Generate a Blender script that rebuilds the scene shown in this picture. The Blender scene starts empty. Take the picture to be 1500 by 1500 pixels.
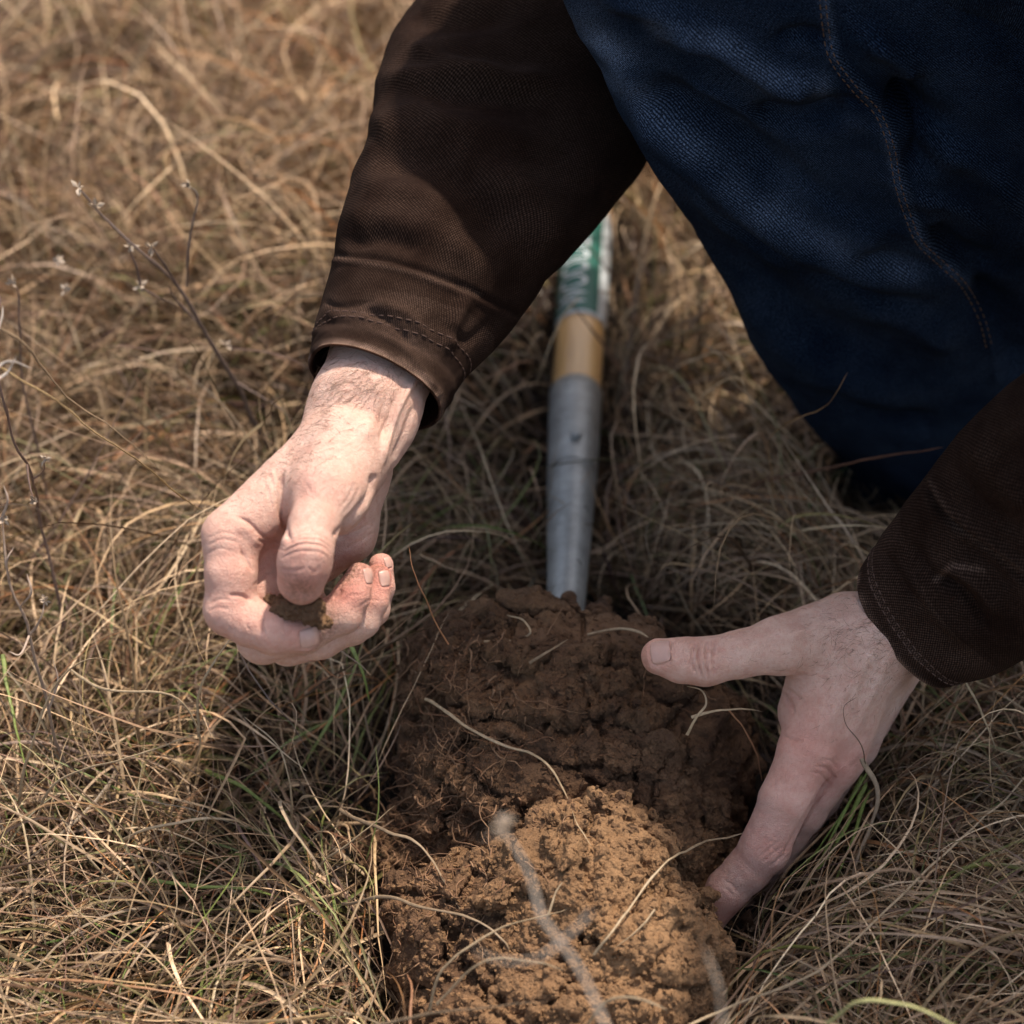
import bpy, math, random, os
import numpy as np
from mathutils import Vector, Matrix

rng = np.random.default_rng(7)
R = math.radians
scene = bpy.context.scene

# ------------------------------------------------------------------ camera
PITCH = R(42.0)
CAM = np.array([0.0, -0.929, 0.90])
KF = 3528.0                                   # focal length in photo pixels (1500 px frame)
RIGHT = np.array([1.0, 0, 0])
FWD = np.array([0.0, math.cos(PITCH), -math.sin(PITCH)])
UP = np.array([0.0, math.sin(PITCH), math.cos(PITCH)])
cam_d = bpy.data.cameras.new('camera')
cam_d.sensor_width = 36
cam_d.lens = 18.0 / (750.0 / KF)
cam_d.clip_start = 0.02
cam_d.clip_end = 400
cam_d.dof.use_dof = True
cam_d.dof.focus_distance = 1.085
cam_d.dof.aperture_fstop = cam_d.lens / 14.5
cam = bpy.data.objects.new('camera', cam_d)
scene.collection.objects.link(cam)
cam.location = CAM.tolist()
cam.rotation_euler = (math.pi / 2 - PITCH, 0, 0)
scene.camera = cam

# ------------------------------------------------------------------ world, sun, exposure
SUN_EL, SUN_AZ = R(67), R(41)                 # azimuth measured from +Y (away) towards +X
w = bpy.data.worlds.new('World'); scene.world = w; w.use_nodes = True
wn = w.node_tree; wn.nodes.clear()
sky = wn.nodes.new('ShaderNodeTexSky'); sky.sky_type = 'NISHITA'; sky.sun_disc = False
sky.sun_elevation = SUN_EL; sky.sun_rotation = SUN_AZ
sky.air_density = 1.0; sky.dust_density = 2.5; sky.ozone_density = 1.0
bg = wn.nodes.new('ShaderNodeBackground'); bg.inputs[1].default_value = 0.15
wo = wn.nodes.new('ShaderNodeOutputWorld')
tint = wn.nodes.new('ShaderNodeMix'); tint.data_type = 'RGBA'; tint.blend_type = 'MULTIPLY'; tint.inputs[0].default_value = 1; tint.inputs[7].default_value = (1.0, 0.92, 0.81, 1)
wn.links.new(sky.outputs[0], tint.inputs[6]); wn.links.new(tint.outputs[2], bg.inputs[0]); wn.links.new(bg.outputs[0], wo.inputs[0])
sd = bpy.data.lights.new('sun', 'SUN'); sd.energy = 2.8; sd.angle = R(1.8); sd.color = (1.0, 0.93, 0.82)
sun = bpy.data.objects.new('sun', sd); scene.collection.objects.link(sun)
SUN_DIR = np.array([math.sin(SUN_AZ) * math.cos(SUN_EL), math.cos(SUN_AZ) * math.cos(SUN_EL), math.sin(SUN_EL)])
sun.rotation_euler = Vector(SUN_DIR.tolist()).to_track_quat('Z', 'Y').to_euler()
scene.view_settings.view_transform = 'Standard'
scene.view_settings.look = 'None'
scene.view_settings.exposure = 1.15
scene.view_settings.gamma = 1.0
scene.view_settings.use_curve_mapping = False
scene.cycles.max_bounces = 6
scene.cycles.transparent_max_bounces = 4

# ------------------------------------------------------------------ helpers
def P(px, py, D):
    return CAM + D * (FWD + ((px - 750.0) / KF) * RIGHT + ((750.0 - py) / KF) * UP)

def proj(v):
    q = v - CAM
    D = q @ FWD
    return np.stack([750 + KF * (q @ RIGHT) / D, 750 - KF * (q @ UP) / D, D], -1)

def nrm(v):
    v = np.asarray(v, float)
    return v / np.maximum(np.linalg.norm(v, axis=-1, keepdims=True), 1e-9)

def make_mesh(name, V, F, mat=None, parent=None, smooth=True, attrs=None, uv=None):
    """V (n,3) float, F (m,k) int with constant k, or a list of such arrays."""
    Fs = F if isinstance(F, list) else [F]
    Fs = [np.asarray(f, np.int32) for f in Fs if len(f)]
    me = bpy.data.meshes.new(name)
    V = np.asarray(V, np.float32)
    me.vertices.add(len(V)); me.vertices.foreach_set('co', V.ravel())
    nl = sum(f.size for f in Fs); nf = sum(len(f) for f in Fs)
    me.loops.add(nl); me.polygons.add(nf)
    me.loops.foreach_set('vertex_index', np.concatenate([f.ravel() for f in Fs]))
    starts = []; off = 0
    for f in Fs:
        starts.append(np.arange(len(f)) * f.shape[1] + off); off += f.size
    me.polygons.foreach_set('loop_start', np.concatenate(starts).astype(np.int32))
    me.update(calc_edges=True)
    me.polygons.foreach_set('use_smooth', np.full(nf, smooth, bool))
    if attrs:
        for k, a in attrs.items():
            a = np.asarray(a, np.float32)
            if a.ndim == 1:
                at = me.attributes.new(k, 'FLOAT', 'POINT'); at.data.foreach_set('value', a)
            elif a.shape[1] == 3:
                at = me.attributes.new(k, 'FLOAT_VECTOR', 'POINT'); at.data.foreach_set('vector', a.ravel())
    if mat: me.materials.append(mat)
    o = bpy.data.objects.new(name, me)
    scene.collection.objects.link(o)
    if parent: o.parent = parent
    return o

def tag(o, label=None, cat=None, group=None, kind=None):
    if label: o['label'] = label
    if cat: o['category'] = cat
    if group: o['group'] = group
    if kind: o['kind'] = kind
    return o

def empty(name, loc=(0, 0, 0)):
    o = bpy.data.objects.new(name, None); scene.collection.objects.link(o)
    o.location = [float(c) for c in loc]; o.empty_display_size = 0.05
    return o

def parent_keep(o, p):
    o.parent = p
    o.matrix_parent_inverse = Matrix.Translation(p.location).inverted()

# ---- value noise and Worley noise on point sets
_lat = np.random.default_rng(11).random((32, 32, 32)).astype(np.float32) * 2 - 1
def vnoise(p, scale, seed=0):
    q = p / scale + seed * 7.31
    i = np.floor(q).astype(np.int32); f = (q - i).astype(np.float32); f = f * f * (3 - 2 * f)
    i0 = i & 31; i1 = (i + 1) & 31
    x0, y0, z0 = i0[..., 0], i0[..., 1], i0[..., 2]; x1, y1, z1 = i1[..., 0], i1[..., 1], i1[..., 2]
    fx, fy, fz = f[..., 0], f[..., 1], f[..., 2]
    def L(a, b, t): return a + (b - a) * t
    return L(L(L(_lat[x0, y0, z0], _lat[x1, y0, z0], fx), L(_lat[x0, y1, z0], _lat[x1, y1, z0], fx), fy),
             L(L(_lat[x0, y0, z1], _lat[x1, y0, z1], fx), L(_lat[x0, y1, z1], _lat[x1, y1, z1], fx), fy), fz)

def fbm(p, scale, octs=4, gain=0.5, seed=0):
    s = 0; a = 1.0
    for k in range(octs):
        s = s + a * vnoise(p, scale / 2 ** k, seed + k * 3); a *= gain
    return s

_wl = np.random.default_rng(12).random((32, 32, 32, 3)).astype(np.float32)
def worley(p, scale, seed=0):
    """F1 and F2 distances in units of the cell."""
    q = (p / scale + seed * 5.17).astype(np.float32)
    i = np.floor(q).astype(np.int32)
    d1 = np.full(len(q), 9.0, np.float32); d2 = np.full(len(q), 9.0, np.float32)
    for dx in (-1, 0, 1):
        for dy in (-1, 0, 1):
            for dz in (-1, 0, 1):
                c = i + np.array([dx, dy, dz])
                m = c & 31
                pt = c + _wl[m[:, 0], m[:, 1], m[:, 2]]
                d = ((pt - q) ** 2).sum(1)
                lo = np.minimum(d, d1)
                d2 = np.minimum(d2, np.maximum(d, d1)); d1 = lo
    return np.sqrt(d1), np.sqrt(d2)

# ---- signed distance modelling
def smin(a, b, k):
    if k <= 0: return np.minimum(a, b)
    h = np.maximum(k - np.abs(a - b), 0) / k
    return np.minimum(a, b) - h * h * k * 0.25

class Grid:
    def __init__(self, lo, hi, vox):
        self.lo = np.asarray(lo, float); self.v = vox
        self.n = np.ceil((np.asarray(hi) - self.lo) / vox).astype(int) + 1
    def field(self, far=0.03):
        return np.full(self.n, far, np.float32)
    def sub(self, lo, hi):
        a = np.clip(np.floor((lo - self.lo) / self.v).astype(int), 0, self.n)
        b = np.clip(np.ceil((hi - self.lo) / self.v).astype(int) + 1, 0, self.n)
        sl = tuple(slice(x, y) for x, y in zip(a, b))
        ax = [(np.arange(x, y) * self.v + l).astype(np.float32) for x, y, l in zip(a, b, self.lo)]
        return sl, np.meshgrid(*ax, indexing='ij', sparse=True)
    def cap(self, F, a, b, ra, rb=None, k=0.003, flat=None, fs=1.0, far=0.012):
        """smooth-unite a tapered capsule a-b; flat = direction along which it is squashed by fs."""
        rb = ra if rb is None else rb
        a = np.asarray(a, float); b = np.asarray(b, float)
        m = max(ra, rb) + far
        sl, (X, Y, Z) = self.sub(np.minimum(a, b) - m, np.maximum(a, b) + m)
        if 0 in F[sl].shape: return
        def T(x, y, z):
            return x, y, z
        d = b - a
        px, py, pz = X - a[0], Y - a[1], Z - a[2]
        if flat is not None:
            n = nrm(flat); s = 1 / fs - 1
            dt = px * n[0] + py * n[1] + pz * n[2]
            px, py, pz = px + n[0] * dt * s, py + n[1] * dt * s, pz + n[2] * dt * s
            d = d + n * (d @ n) * s
        L2 = max(d @ d, 1e-12)
        t = np.clip((px * d[0] + py * d[1] + pz * d[2]) / L2, 0, 1)
        q = np.sqrt((px - t * d[0]) ** 2 + (py - t * d[1]) ** 2 + (pz - t * d[2]) ** 2) - (ra + t * (rb - ra))
        if flat is not None: q = q * (fs if fs < 1 else 1.0) ** 0.5
        F[sl] = smin(F[sl], q.astype(np.float32), k)
    def mesh(self, F, relax=2):
        """naive surface nets -> verts, quads"""
        ins = F < 0
        c = ins[:-1, :-1, :-1].astype(np.int8)
        cnt = np.zeros(tuple(s - 1 for s in F.shape), np.int8)
        for dx in (0, 1):
            for dy in (0, 1):
                for dz in (0, 1):
                    cnt += ins[dx:F.shape[0] - 1 + dx, dy:F.shape[1] - 1 + dy, dz:F.shape[2] - 1 + dz]
        act = (cnt > 0) & (cnt < 8)
        idx = np.argwhere(act)
        ids = np.full(act.shape, -1, np.int32); ids[act] = np.arange(len(idx))
        corners = [(x, y, z) for x in (0, 1) for y in (0, 1) for z in (0, 1)]
        val = {c: F[idx[:, 0] + c[0], idx[:, 1] + c[1], idx[:, 2] + c[2]] for c in corners}
        acc = np.zeros((len(idx), 3)); num = np.zeros(len(idx))
        for a in corners:
            for k in range(3):
                if a[k]: continue
                b = list(a); b[k] = 1; b = tuple(b)
                va, vb = val[a], val[b]
                m = (va < 0) != (vb < 0)
                t = np.where(m, va / np.where(m, va - vb, 1), 0)
                p = np.array(a, float)[None].repeat(len(idx), 0); p[:, k] = t
                acc[m] += p[m]; num[m] += 1
        V = self.lo + (idx + acc / num[:, None]) * self.v
        quads = []
        for k in range(3):
            u, v = (k + 1) % 3, (k + 2) % 3
            s0 = [slice(None)] * 3; s1 = [slice(None)] * 3
            s0[k] = slice(0, -1); s1[k] = slice(1, None)
            A = ins[tuple(s0)]; B = ins[tuple(s1)]
            for flip, M in ((0, A & ~B), (1, ~A & B)):
                e = np.argwhere(M)
                e = e[(e[:, u] > 0) & (e[:, v] > 0) & (e[:, u] < F.shape[u] - 1) & (e[:, v] < F.shape[v] - 1)]
                if not len(e): continue
                def at(du, dv):
                    g = e.copy(); g[:, u] -= du; g[:, v] -= dv
                    return ids[g[:, 0], g[:, 1], g[:, 2]]
                q = np.stack([at(1, 1), at(0, 1), at(0, 0), at(1, 0)], 1)
                if flip: q = q[:, ::-1]
                quads.append(q)
        Q = np.concatenate(quads)
        Q = Q[(Q >= 0).all(1)]
        V = relax_verts(V, Q, relax)
        return V, Q

def relax_verts(V, Q, it, lam=0.5):
    E = np.concatenate([Q[:, [0, 1]], Q[:, [1, 2]], Q[:, [2, 3]], Q[:, [3, 0]]])
    E = np.concatenate([E, E[:, ::-1]])
    n = np.bincount(E[:, 0], minlength=len(V))
    for i in range(it):
        l = lam if i % 2 == 0 else -lam * 0.95
        S = np.stack([np.bincount(E[:, 0], weights=V[E[:, 1], k], minlength=len(V)) for k in range(3)], 1)
        V = V + l * (S / np.maximum(n, 1)[:, None] - V)
    return V

def vnormals(V, Q):
    n = np.cross(V[Q[:, 2]] - V[Q[:, 0]], V[Q[:, 3]] - V[Q[:, 1]]) if Q.shape[1] == 4 else np.cross(V[Q[:, 1]] - V[Q[:, 0]], V[Q[:, 2]] - V[Q[:, 0]])
    N = np.zeros_like(V)
    for k in range(Q.shape[1]):
        for c in range(3):
            N[:, c] += np.bincount(Q[:, k], weights=n[:, c], minlength=len(V))
    return nrm(N)

def stroke_dist(pp, pts):
    """pixel distance of projected points to a polyline, and the running fraction along it"""
    pts = np.asarray(pts, float)
    best = np.full(len(pp), 1e9); par = np.zeros(len(pp))
    n = len(pts) - 1
    for i in range(n):
        a, b = pts[i, :2], pts[i + 1, :2]
        d = b - a
        t = np.clip(((pp[:, :2] - a) @ d) / max(d @ d, 1e-9), 0, 1)
        q = np.hypot(pp[:, 0] - a[0] - t * d[0], pp[:, 1] - a[1] - t * d[1])
        m = q < best
        best[m] = q[m]; par[m] = (i + t[m]) / n
    return best, par

def smooth_poly(pts, m=8):
    """Catmull-Rom through the points"""
    p = np.asarray(pts, float)
    q = np.vstack([2 * p[0] - p[1], p, 2 * p[-1] - p[-2]])
    out = []
    for i in range(1, len(q) - 2):
        t = np.linspace(0, 1, m, endpoint=False)[:, None]
        a, b, c, d = q[i - 1], q[i], q[i + 1], q[i + 2]
        out.append(0.5 * ((2 * b) + (c - a) * t + (2 * a - 5 * b + 4 * c - d) * t ** 2 + (-a + 3 * b - 3 * c + d) * t ** 3))
    out.append(p[-1:])
    return np.vstack(out)

def sculpt(V, Q, strokes, depth=None, N=None):
    """push the surface in/out along strokes drawn on the side of it that faces the viewpoint.
    stroke = (points px, width px, amplitude mm, ends 'taper' or 'full')"""
    if N is None: N = vnormals(V, Q)
    pp = proj(V)
    face = np.clip(-(N @ FWD) * 3.0, 0, 1)
    disp = np.zeros(len(V))
    for s in strokes:
        pts, wd, amp = s[0], s[1], s[2]
        pts = smooth_poly(pts, 5) if len(pts) > 2 else np.asarray(pts, float)
        lo = pts[:, :2].min(0) - 3 * wd; hi = pts[:, :2].max(0) + 3 * wd
        m = (pp[:, 0] > lo[0]) & (pp[:, 0] < hi[0]) & (pp[:, 1] > lo[1]) & (pp[:, 1] < hi[1]) & (face > 0)
        if len(s) > 3 and s[3] is not None:
            m &= (pp[:, 2] > s[3][0]) & (pp[:, 2] < s[3][1])
        if not m.any(): continue
        d, t = stroke_dist(pp[m], pts)
        g = np.exp(-(d / wd) ** 2)
        if len(s) <= 4: g = g * np.clip(np.minimum(t, 1 - t) * 5 + 0.15, 0, 1)
        disp[m] += amp * 1e-3 * g * face[m]
    return V + N * disp[:, None]

# ------------------------------------------------------------------ materials
def new_mat(name):
    m = bpy.data.materials.new(name); m.use_nodes = True
    nt = m.node_tree; nt.nodes.clear()
    out = nt.nodes.new('ShaderNodeOutputMaterial')
    b = nt.nodes.new('ShaderNodeBsdfPrincipled')
    nt.links.new(b.outputs[0], out.inputs[0])
    return m, nt, b

def nd(nt, t, **kw):
    n = nt.nodes.new(t)
    for k, v in kw.items():
        if k.startswith('i_'):
            key = k[2:]; n.inputs[int(key) if key.isdigit() else key].default_value = v
        else: setattr(n, k, v)
    return n

def ramp(nt, stops, fac=None, interp='LINEAR'):
    r = nt.nodes.new('ShaderNodeValToRGB'); e = r.color_ramp.elements
    r.color_ramp.interpolation = interp
    while len(e) < len(stops): e.new(0.5)
    for x, (p, c) in zip(e, stops):
        x.position = p; x.color = (*c, 1) if len(c) == 3 else c
    if fac is not None: nt.links.new(fac, r.inputs[0])
    return r

def mix(nt, fac, a, b, mode='MIX'):
    m = nt.nodes.new('ShaderNodeMix'); m.data_type = 'RGBA'; m.blend_type = mode
    for sock, v in ((m.inputs[0], fac), (m.inputs[6], a), (m.inputs[7], b)):
        if isinstance(v, (int, float)): sock.default_value = v
        elif isinstance(v, tuple): sock.default_value = (*v, 1) if len(v) == 3 else v
        else: nt.links.new(v, sock)
    return m.outputs[2]

def math_n(nt, op, a, b=None, c=None):
    m = nt.nodes.new('ShaderNodeMath'); m.operation = op
    for s, v in zip(m.inputs, (a, b, c)):
        if v is None: continue
        if isinstance(v, (int, float)): s.default_value = v
        else: nt.links.new(v, s)
    return m.outputs[0]

def pos(nt): return nt.nodes.new('ShaderNodeNewGeometry').outputs['Position']
def attr(nt, name): 
    a = nt.nodes.new('ShaderNodeAttribute'); a.attribute_name = name; return a

def noise(nt, scale, detail=3, rough=0.5, vec=None):
    n = nd(nt, 'ShaderNodeTexNoise', i_Scale=scale, i_Detail=detail, i_Roughness=rough)
    nt.links.new(vec if vec is not None else pos(nt), n.inputs['Vector'])
    return n.outputs[0]

def voro(nt, scale, feature='F1', vec=None):
    n = nd(nt, 'ShaderNodeTexVoronoi', i_Scale=scale); n.feature = feature
    nt.links.new(vec if vec is not None else pos(nt), n.inputs['Vector'])
    return n.outputs[0]

def bump(nt, h, strength, dist, prev=None):
    b = nd(nt, 'ShaderNodeBump', i_Strength=strength, i_Distance=dist)
    nt.links.new(h, b.inputs['Height'])
    if prev is not None: nt.links.new(prev, b.inputs['Normal'])
    return b.outputs[0]

def skin_material():
    m, nt, b = new_mat('skin')
    red = attr(nt, 'red').outputs['Fac']; dirt = attr(nt, 'dirt').outputs['Fac']
    n1 = noise(nt, 90, 4, 0.6); n2 = noise(nt, 420, 3, 0.6)
    base = mix(nt, ramp(nt, [(0.3, (0, 0, 0)), (0.7, (1, 1, 1))], n1).outputs[0], (0.58, 0.335, 0.25), (0.71, 0.475, 0.375))
    base = mix(nt, math_n(nt, 'MULTIPLY', ramp(nt, [(0.45, (0, 0, 0)), (0.7, (1, 1, 1))], n2).outputs[0], 0.4), base, (0.54, 0.24, 0.18))
    base = mix(nt, red, base, (0.60, 0.20, 0.15))
    dn = ramp(nt, [(0.36, (0, 0, 0)), (0.6, (1, 1, 1))], noise(nt, 700, 4, 0.7)).outputs[0]
    base = mix(nt, math_n(nt, 'MULTIPLY', dirt, dn), base, (0.16, 0.08, 0.045))
    nt.links.new(base, b.inputs['Base Color'])
    b.inputs['Roughness'].default_value = 0.50
    b.inputs['Specular IOR Level'].default_value = 0.38
    b.inputs['Subsurface Weight'].default_value = 0.08
    b.inputs['Subsurface Radius'].default_value = (1.0, 0.35, 0.2)
    b.inputs['Subsurface Scale'].default_value = 0.004
    # fine skin: polygonal micro creases plus grain
    wv = nt.nodes.new('ShaderNodeVectorMath'); wv.operation = 'ADD'
    nn = nd(nt, 'ShaderNodeTexNoise', i_Scale=260.0, i_Detail=2.0); nt.links.new(pos(nt), nn.inputs['Vector'])
    sc = nt.nodes.new('ShaderNodeVectorMath'); sc.operation = 'SCALE'; sc.inputs[3].default_value = 0.0016
    nt.links.new(nn.outputs[1], sc.inputs[0]); nt.links.new(pos(nt), wv.inputs[0]); nt.links.new(sc.outputs[0], wv.inputs[1])
    v1 = ramp(nt, [(0.0, (0, 0, 0)), (0.18, (1, 1, 1))], voro(nt, 900, 'DISTANCE_TO_EDGE', wv.outputs[0])).outputs[0]
    v2 = ramp(nt, [(0.0, (0, 0, 0)), (0.2, (1, 1, 1))], voro(nt, 1700, 'DISTANCE_TO_EDGE', wv.outputs[0])).outputs[0]
    h = bump(nt, v1, 0.6, 0.00032)
    h = bump(nt, v2, 0.5, 0.00018, h)
    h = bump(nt, noise(nt, 900, 5, 0.65), 0.8, 0.0006, h)
    h = bump(nt, noise(nt, 160, 4, 0.6), 0.3, 0.0014, h)
    nt.links.new(h, b.inputs['Normal'])
    return m

def nail_material():
    m, nt, b = new_mat('nail')
    n = noise(nt, 300, 3)
    nt.links.new(mix(nt, n, (0.44, 0.245, 0.19), (0.53, 0.33, 0.265)), b.inputs['Base Color'])
    b.inputs['Roughness'].default_value = 0.36
    b.inputs['Subsurface Weight'].default_value = 0.1
    b.inputs['Subsurface Scale'].default_value = 0.002
    return m

SKIN = skin_material(); NAIL = nail_material()

# ------------------------------------------------------------------ the two hands
def hand_fields(g, palm, fingers, kf=0.005, ks=0.0008):
    base = g.field()
    for c in palm: g.cap(base, P(*c[0]), P(*c[1]), c[2] * 1e-3, c[3] * 1e-3, k=c[4] * 1e-3 if len(c) > 4 else 0.006,
                         flat=c[5] if len(c) > 5 else None, fs=c[6] if len(c) > 6 else 1.0)
    out = None
    for fg in fingers:
        F = g.field(); pts, rad = fg
        for i in range(len(pts) - 1):
            g.cap(F, P(*pts[i]), P(*pts[i + 1]), rad[i] * 1e-3, rad[i + 1] * 1e-3, k=0.003)
        G = smin(base, F, kf)
        out = G if out is None else smin(out, G, ks)
    return out

def bounds(pts, m):
    A = np.array([P(*p) for p in pts]); return A.min(0) - m, A.max(0) + m

VOX = 0.00064

# --- left hand of the person: lower right of the photo, back of the hand up, holding the clod
R_FING = [
    ([(1238, 918, 1.108), (1140, 946, 1.092), (1085, 958, 1.088), (1033, 969, 1.086), (1000, 967, 1.085), (966, 962, 1.087)], [14.5, 12.6, 10.4, 10.7, 10.0, 8.4]),
    ([(1180, 1103, 1.102), (1150, 1172, 1.100), (1121, 1241, 1.105), (1094, 1275, 1.110), (1065, 1304, 1.113), (1041, 1343, 1.118)], [12.4, 11.6, 11.4, 10.2, 9.7, 7.9]),
    ([(1226, 1112, 1.116), (1175, 1188, 1.124), (1130, 1250, 1.138), (1102, 1285, 1.148), (1078, 1312, 1.156), (1060, 1335, 1.163)], [11.9, 10.6, 10.6, 9.5, 9.0, 7.4]),
    ([(1250, 1088, 1.138), (1200, 1165, 1.150), (1150, 1235, 1.165), (1100, 1290, 1.178), (1080, 1315, 1.182)], [11.3, 10, 10, 9, 7.2]),
    ([(1266, 1058, 1.160), (1225, 1120, 1.172), (1190, 1175, 1.185), (1160, 1215, 1.19)], [10.3, 9, 9, 7]),
]
R_PALM = [
    ((1322, 912, 1.102), (1420, 832, 1.088), 19, 20, 8, FWD, 0.80),
    ((1300, 925, 1.103), (1262, 935, 1.105), 17, 15, 8),
    ((1262, 938, 1.100), (1180, 1103, 1.102), 13, 12, 10),
    ((1288, 945, 1.104), (1226, 1110, 1.114), 13.5, 12, 10),
    ((1306, 952, 1.118), (1250, 1088, 1.136), 13.5, 11.5, 10),
    ((1318, 962, 1.135), (1268, 1056, 1.158), 13, 11, 10),
    ((1238, 918, 1.108), (1150, 945, 1.094), 14.5, 12.0, 10),
    ((1205, 950, 1.103), (1170, 1040, 1.112), 10, 9.0, 12),
    ((1215, 965, 1.115), (1190, 1060, 1.125), 12, 12, 12),
    ((1250, 970, 1.125), (1225, 1070, 1.135), 14, 12, 10),
]
# --- right hand of the person: middle left of the photo, curled with the thumb on top
L_FING = [
    ([(478, 728, 1.022), (460, 768, 1.012), (450, 806, 1.006), (446, 826, 1.008), (441, 850, 1.013)], [12.5, 10.2, 10.6, 10.9, 10.2]),
    ([(340, 786, 1.032), (338, 840, 1.028), (338, 893, 1.030), (366, 912, 1.028), (399, 925, 1.026), (444, 929, 1.028)], [12.2, 10.9, 11.2, 10.0, 9.3, 7.9]),
    ([(366, 806, 1.050), (374, 870, 1.048), (384, 936, 1.047), (440, 926, 1.041), (500, 899, 1.040), (516, 872, 1.040), (527, 844, 1.042)], [11.8, 10.8, 10.6, 9.6, 8.7, 7.6, 6.0]),
    ([(396, 820, 1.068), (405, 880, 1.066), (424, 941, 1.062), (470, 934, 1.058), (528, 907, 1.055), (544, 878, 1.054), (554, 846, 1.055)], [11.4, 10, 10, 9, 8.4, 7.2, 5.8]),
    ([(428, 826, 1.088), (445, 880, 1.084), (478, 930, 1.078), (515, 918, 1.074), (545, 893, 1.070), (556, 860, 1.068), (558, 828, 1.068)], [10.5, 9, 8.8, 8, 7.4, 6.4, 5.4]),
]
L_PALM = [
    ((533, 602, 1.062), (612, 400, 1.110), 22.5, 27, 8, FWD, 0.80),
    ((516, 640, 1.058), (533, 602, 1.062), 22, 22.5, 8, FWD, 0.80),
    ((468, 668, 1.046), (340, 786, 1.032), 14, 12.2, 8),
    ((490, 672, 1.060), (366, 806, 1.050), 14, 12, 8),
    ((505, 680, 1.072), (396, 820, 1.068), 14, 11.5, 8),
    ((520, 690, 1.082), (428, 826, 1.086), 14, 11, 8),
    ((528, 690, 1.076), (505, 778, 1.084), 12.5, 13.5, 8),
    ((500, 778, 1.086), (470, 820, 1.088), 13, 10, 8),
    ((506, 662, 1.045), (481, 722, 1.029), 18.5, 18, 5),
    ((520, 690, 1.048), (490, 742, 1.036), 12, 10, 5),
]
F_MM = lambda p, r: None

R_STROKES = [
    # thumb joint creases and knuckle wrinkles
    ([(1018, 940), (1014, 965), (1020, 990)], 2.4, -1.0), ([(1027, 938), (1022, 962), (1028, 994)], 2.4, -1.3),
    ([(1037, 938), (1034, 965), (1037, 994)], 2.4, -1.2), ([(1046, 938), (1045, 965), (1047, 992)], 2.2, -0.8),
    ([(1022, 942), (1018, 965), (1024, 988)], 2.0, 0.25), ([(1032, 940), (1029, 965), (1033, 990)], 2.2, 0.3),
    # web folds
    ([(1128, 1000), (1150, 1020), (1165, 1046)], 3, -0.9), ([(1118, 998), (1150, 1008), (1180, 1030)], 3, -0.5),
    ([(1145, 1075), (1160, 1083), (1178, 1086)], 2.6, -0.8), ([(1125, 990), (1160, 985), (1190, 995)], 4, -0.3),
    # tendons and veins
    ([(1290, 940), (1240, 1010), (1195, 1085)], 9, 0.9), ([(1310, 950), (1275, 1020), (1240, 1095)], 8, 0.8),
    ([(1262, 950), (1215, 1030), (1210, 1080)], 12, -0.7), ([(1255, 905), (1215, 912), (1160, 925)], 9, 0.7),
    ([(1262, 985), (1250, 1030), (1262, 1060)], 4, 0.5), ([(1235, 1000), (1205, 1040), (1200, 1075)], 4, 0.4),
    ([(1180, 925), (1150, 930), (1125, 936)], 12, 0.9), ([(1233, 925), (1236, 935), (1240, 928)], 5, -0.5),
    # knuckle wrinkles of the index finger
    ([(1196, 1122), (1212, 1126), (1222, 1140)], 2.5, -0.6), ([(1188, 1130), (1204, 1136), (1214, 1150)], 2.2, -0.4),
    ([(1200, 1112), (1216, 1114), (1228, 1126)], 2.2, -0.35), ([(1185, 1105), (1205, 1108), (1222, 1116)], 14, 0.7),
    ([(1102, 1240), (1112, 1232), (1124, 1226)], 1.8, -0.3), ([(1118, 1262), (1130, 1252), (1146, 1240)], 2.0, -0.5),
    ([(1110, 1258), (1124, 1246), (1140, 1232)], 2.0, -0.45), ([(1124, 1270), (1137, 1262), (1150, 1250)], 2.0, -0.4),
    ([(1128, 1240), (1140, 1250), (1140, 1262)], 2.0, -0.35), ([(1105, 1250), (1118, 1240), (1133, 1230)], 2.0, -0.3),
    ([(1060, 1290), (1072, 1296), (1080, 1306)], 2.0, -0.35), ([(1055, 1298), (1066, 1304), (1074, 1314)], 2.0, -0.3),
    ([(1222, 1140), (1190, 1182), (1152, 1246)], 3.0, -1.0, None, 1),
    # nail fold of the thumb
    ([(985, 938), (979, 952), (982, 972)], 2.0, -0.45), ([(988, 940), (983, 954), (986, 974)], 2.0, 0.25),
]
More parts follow.
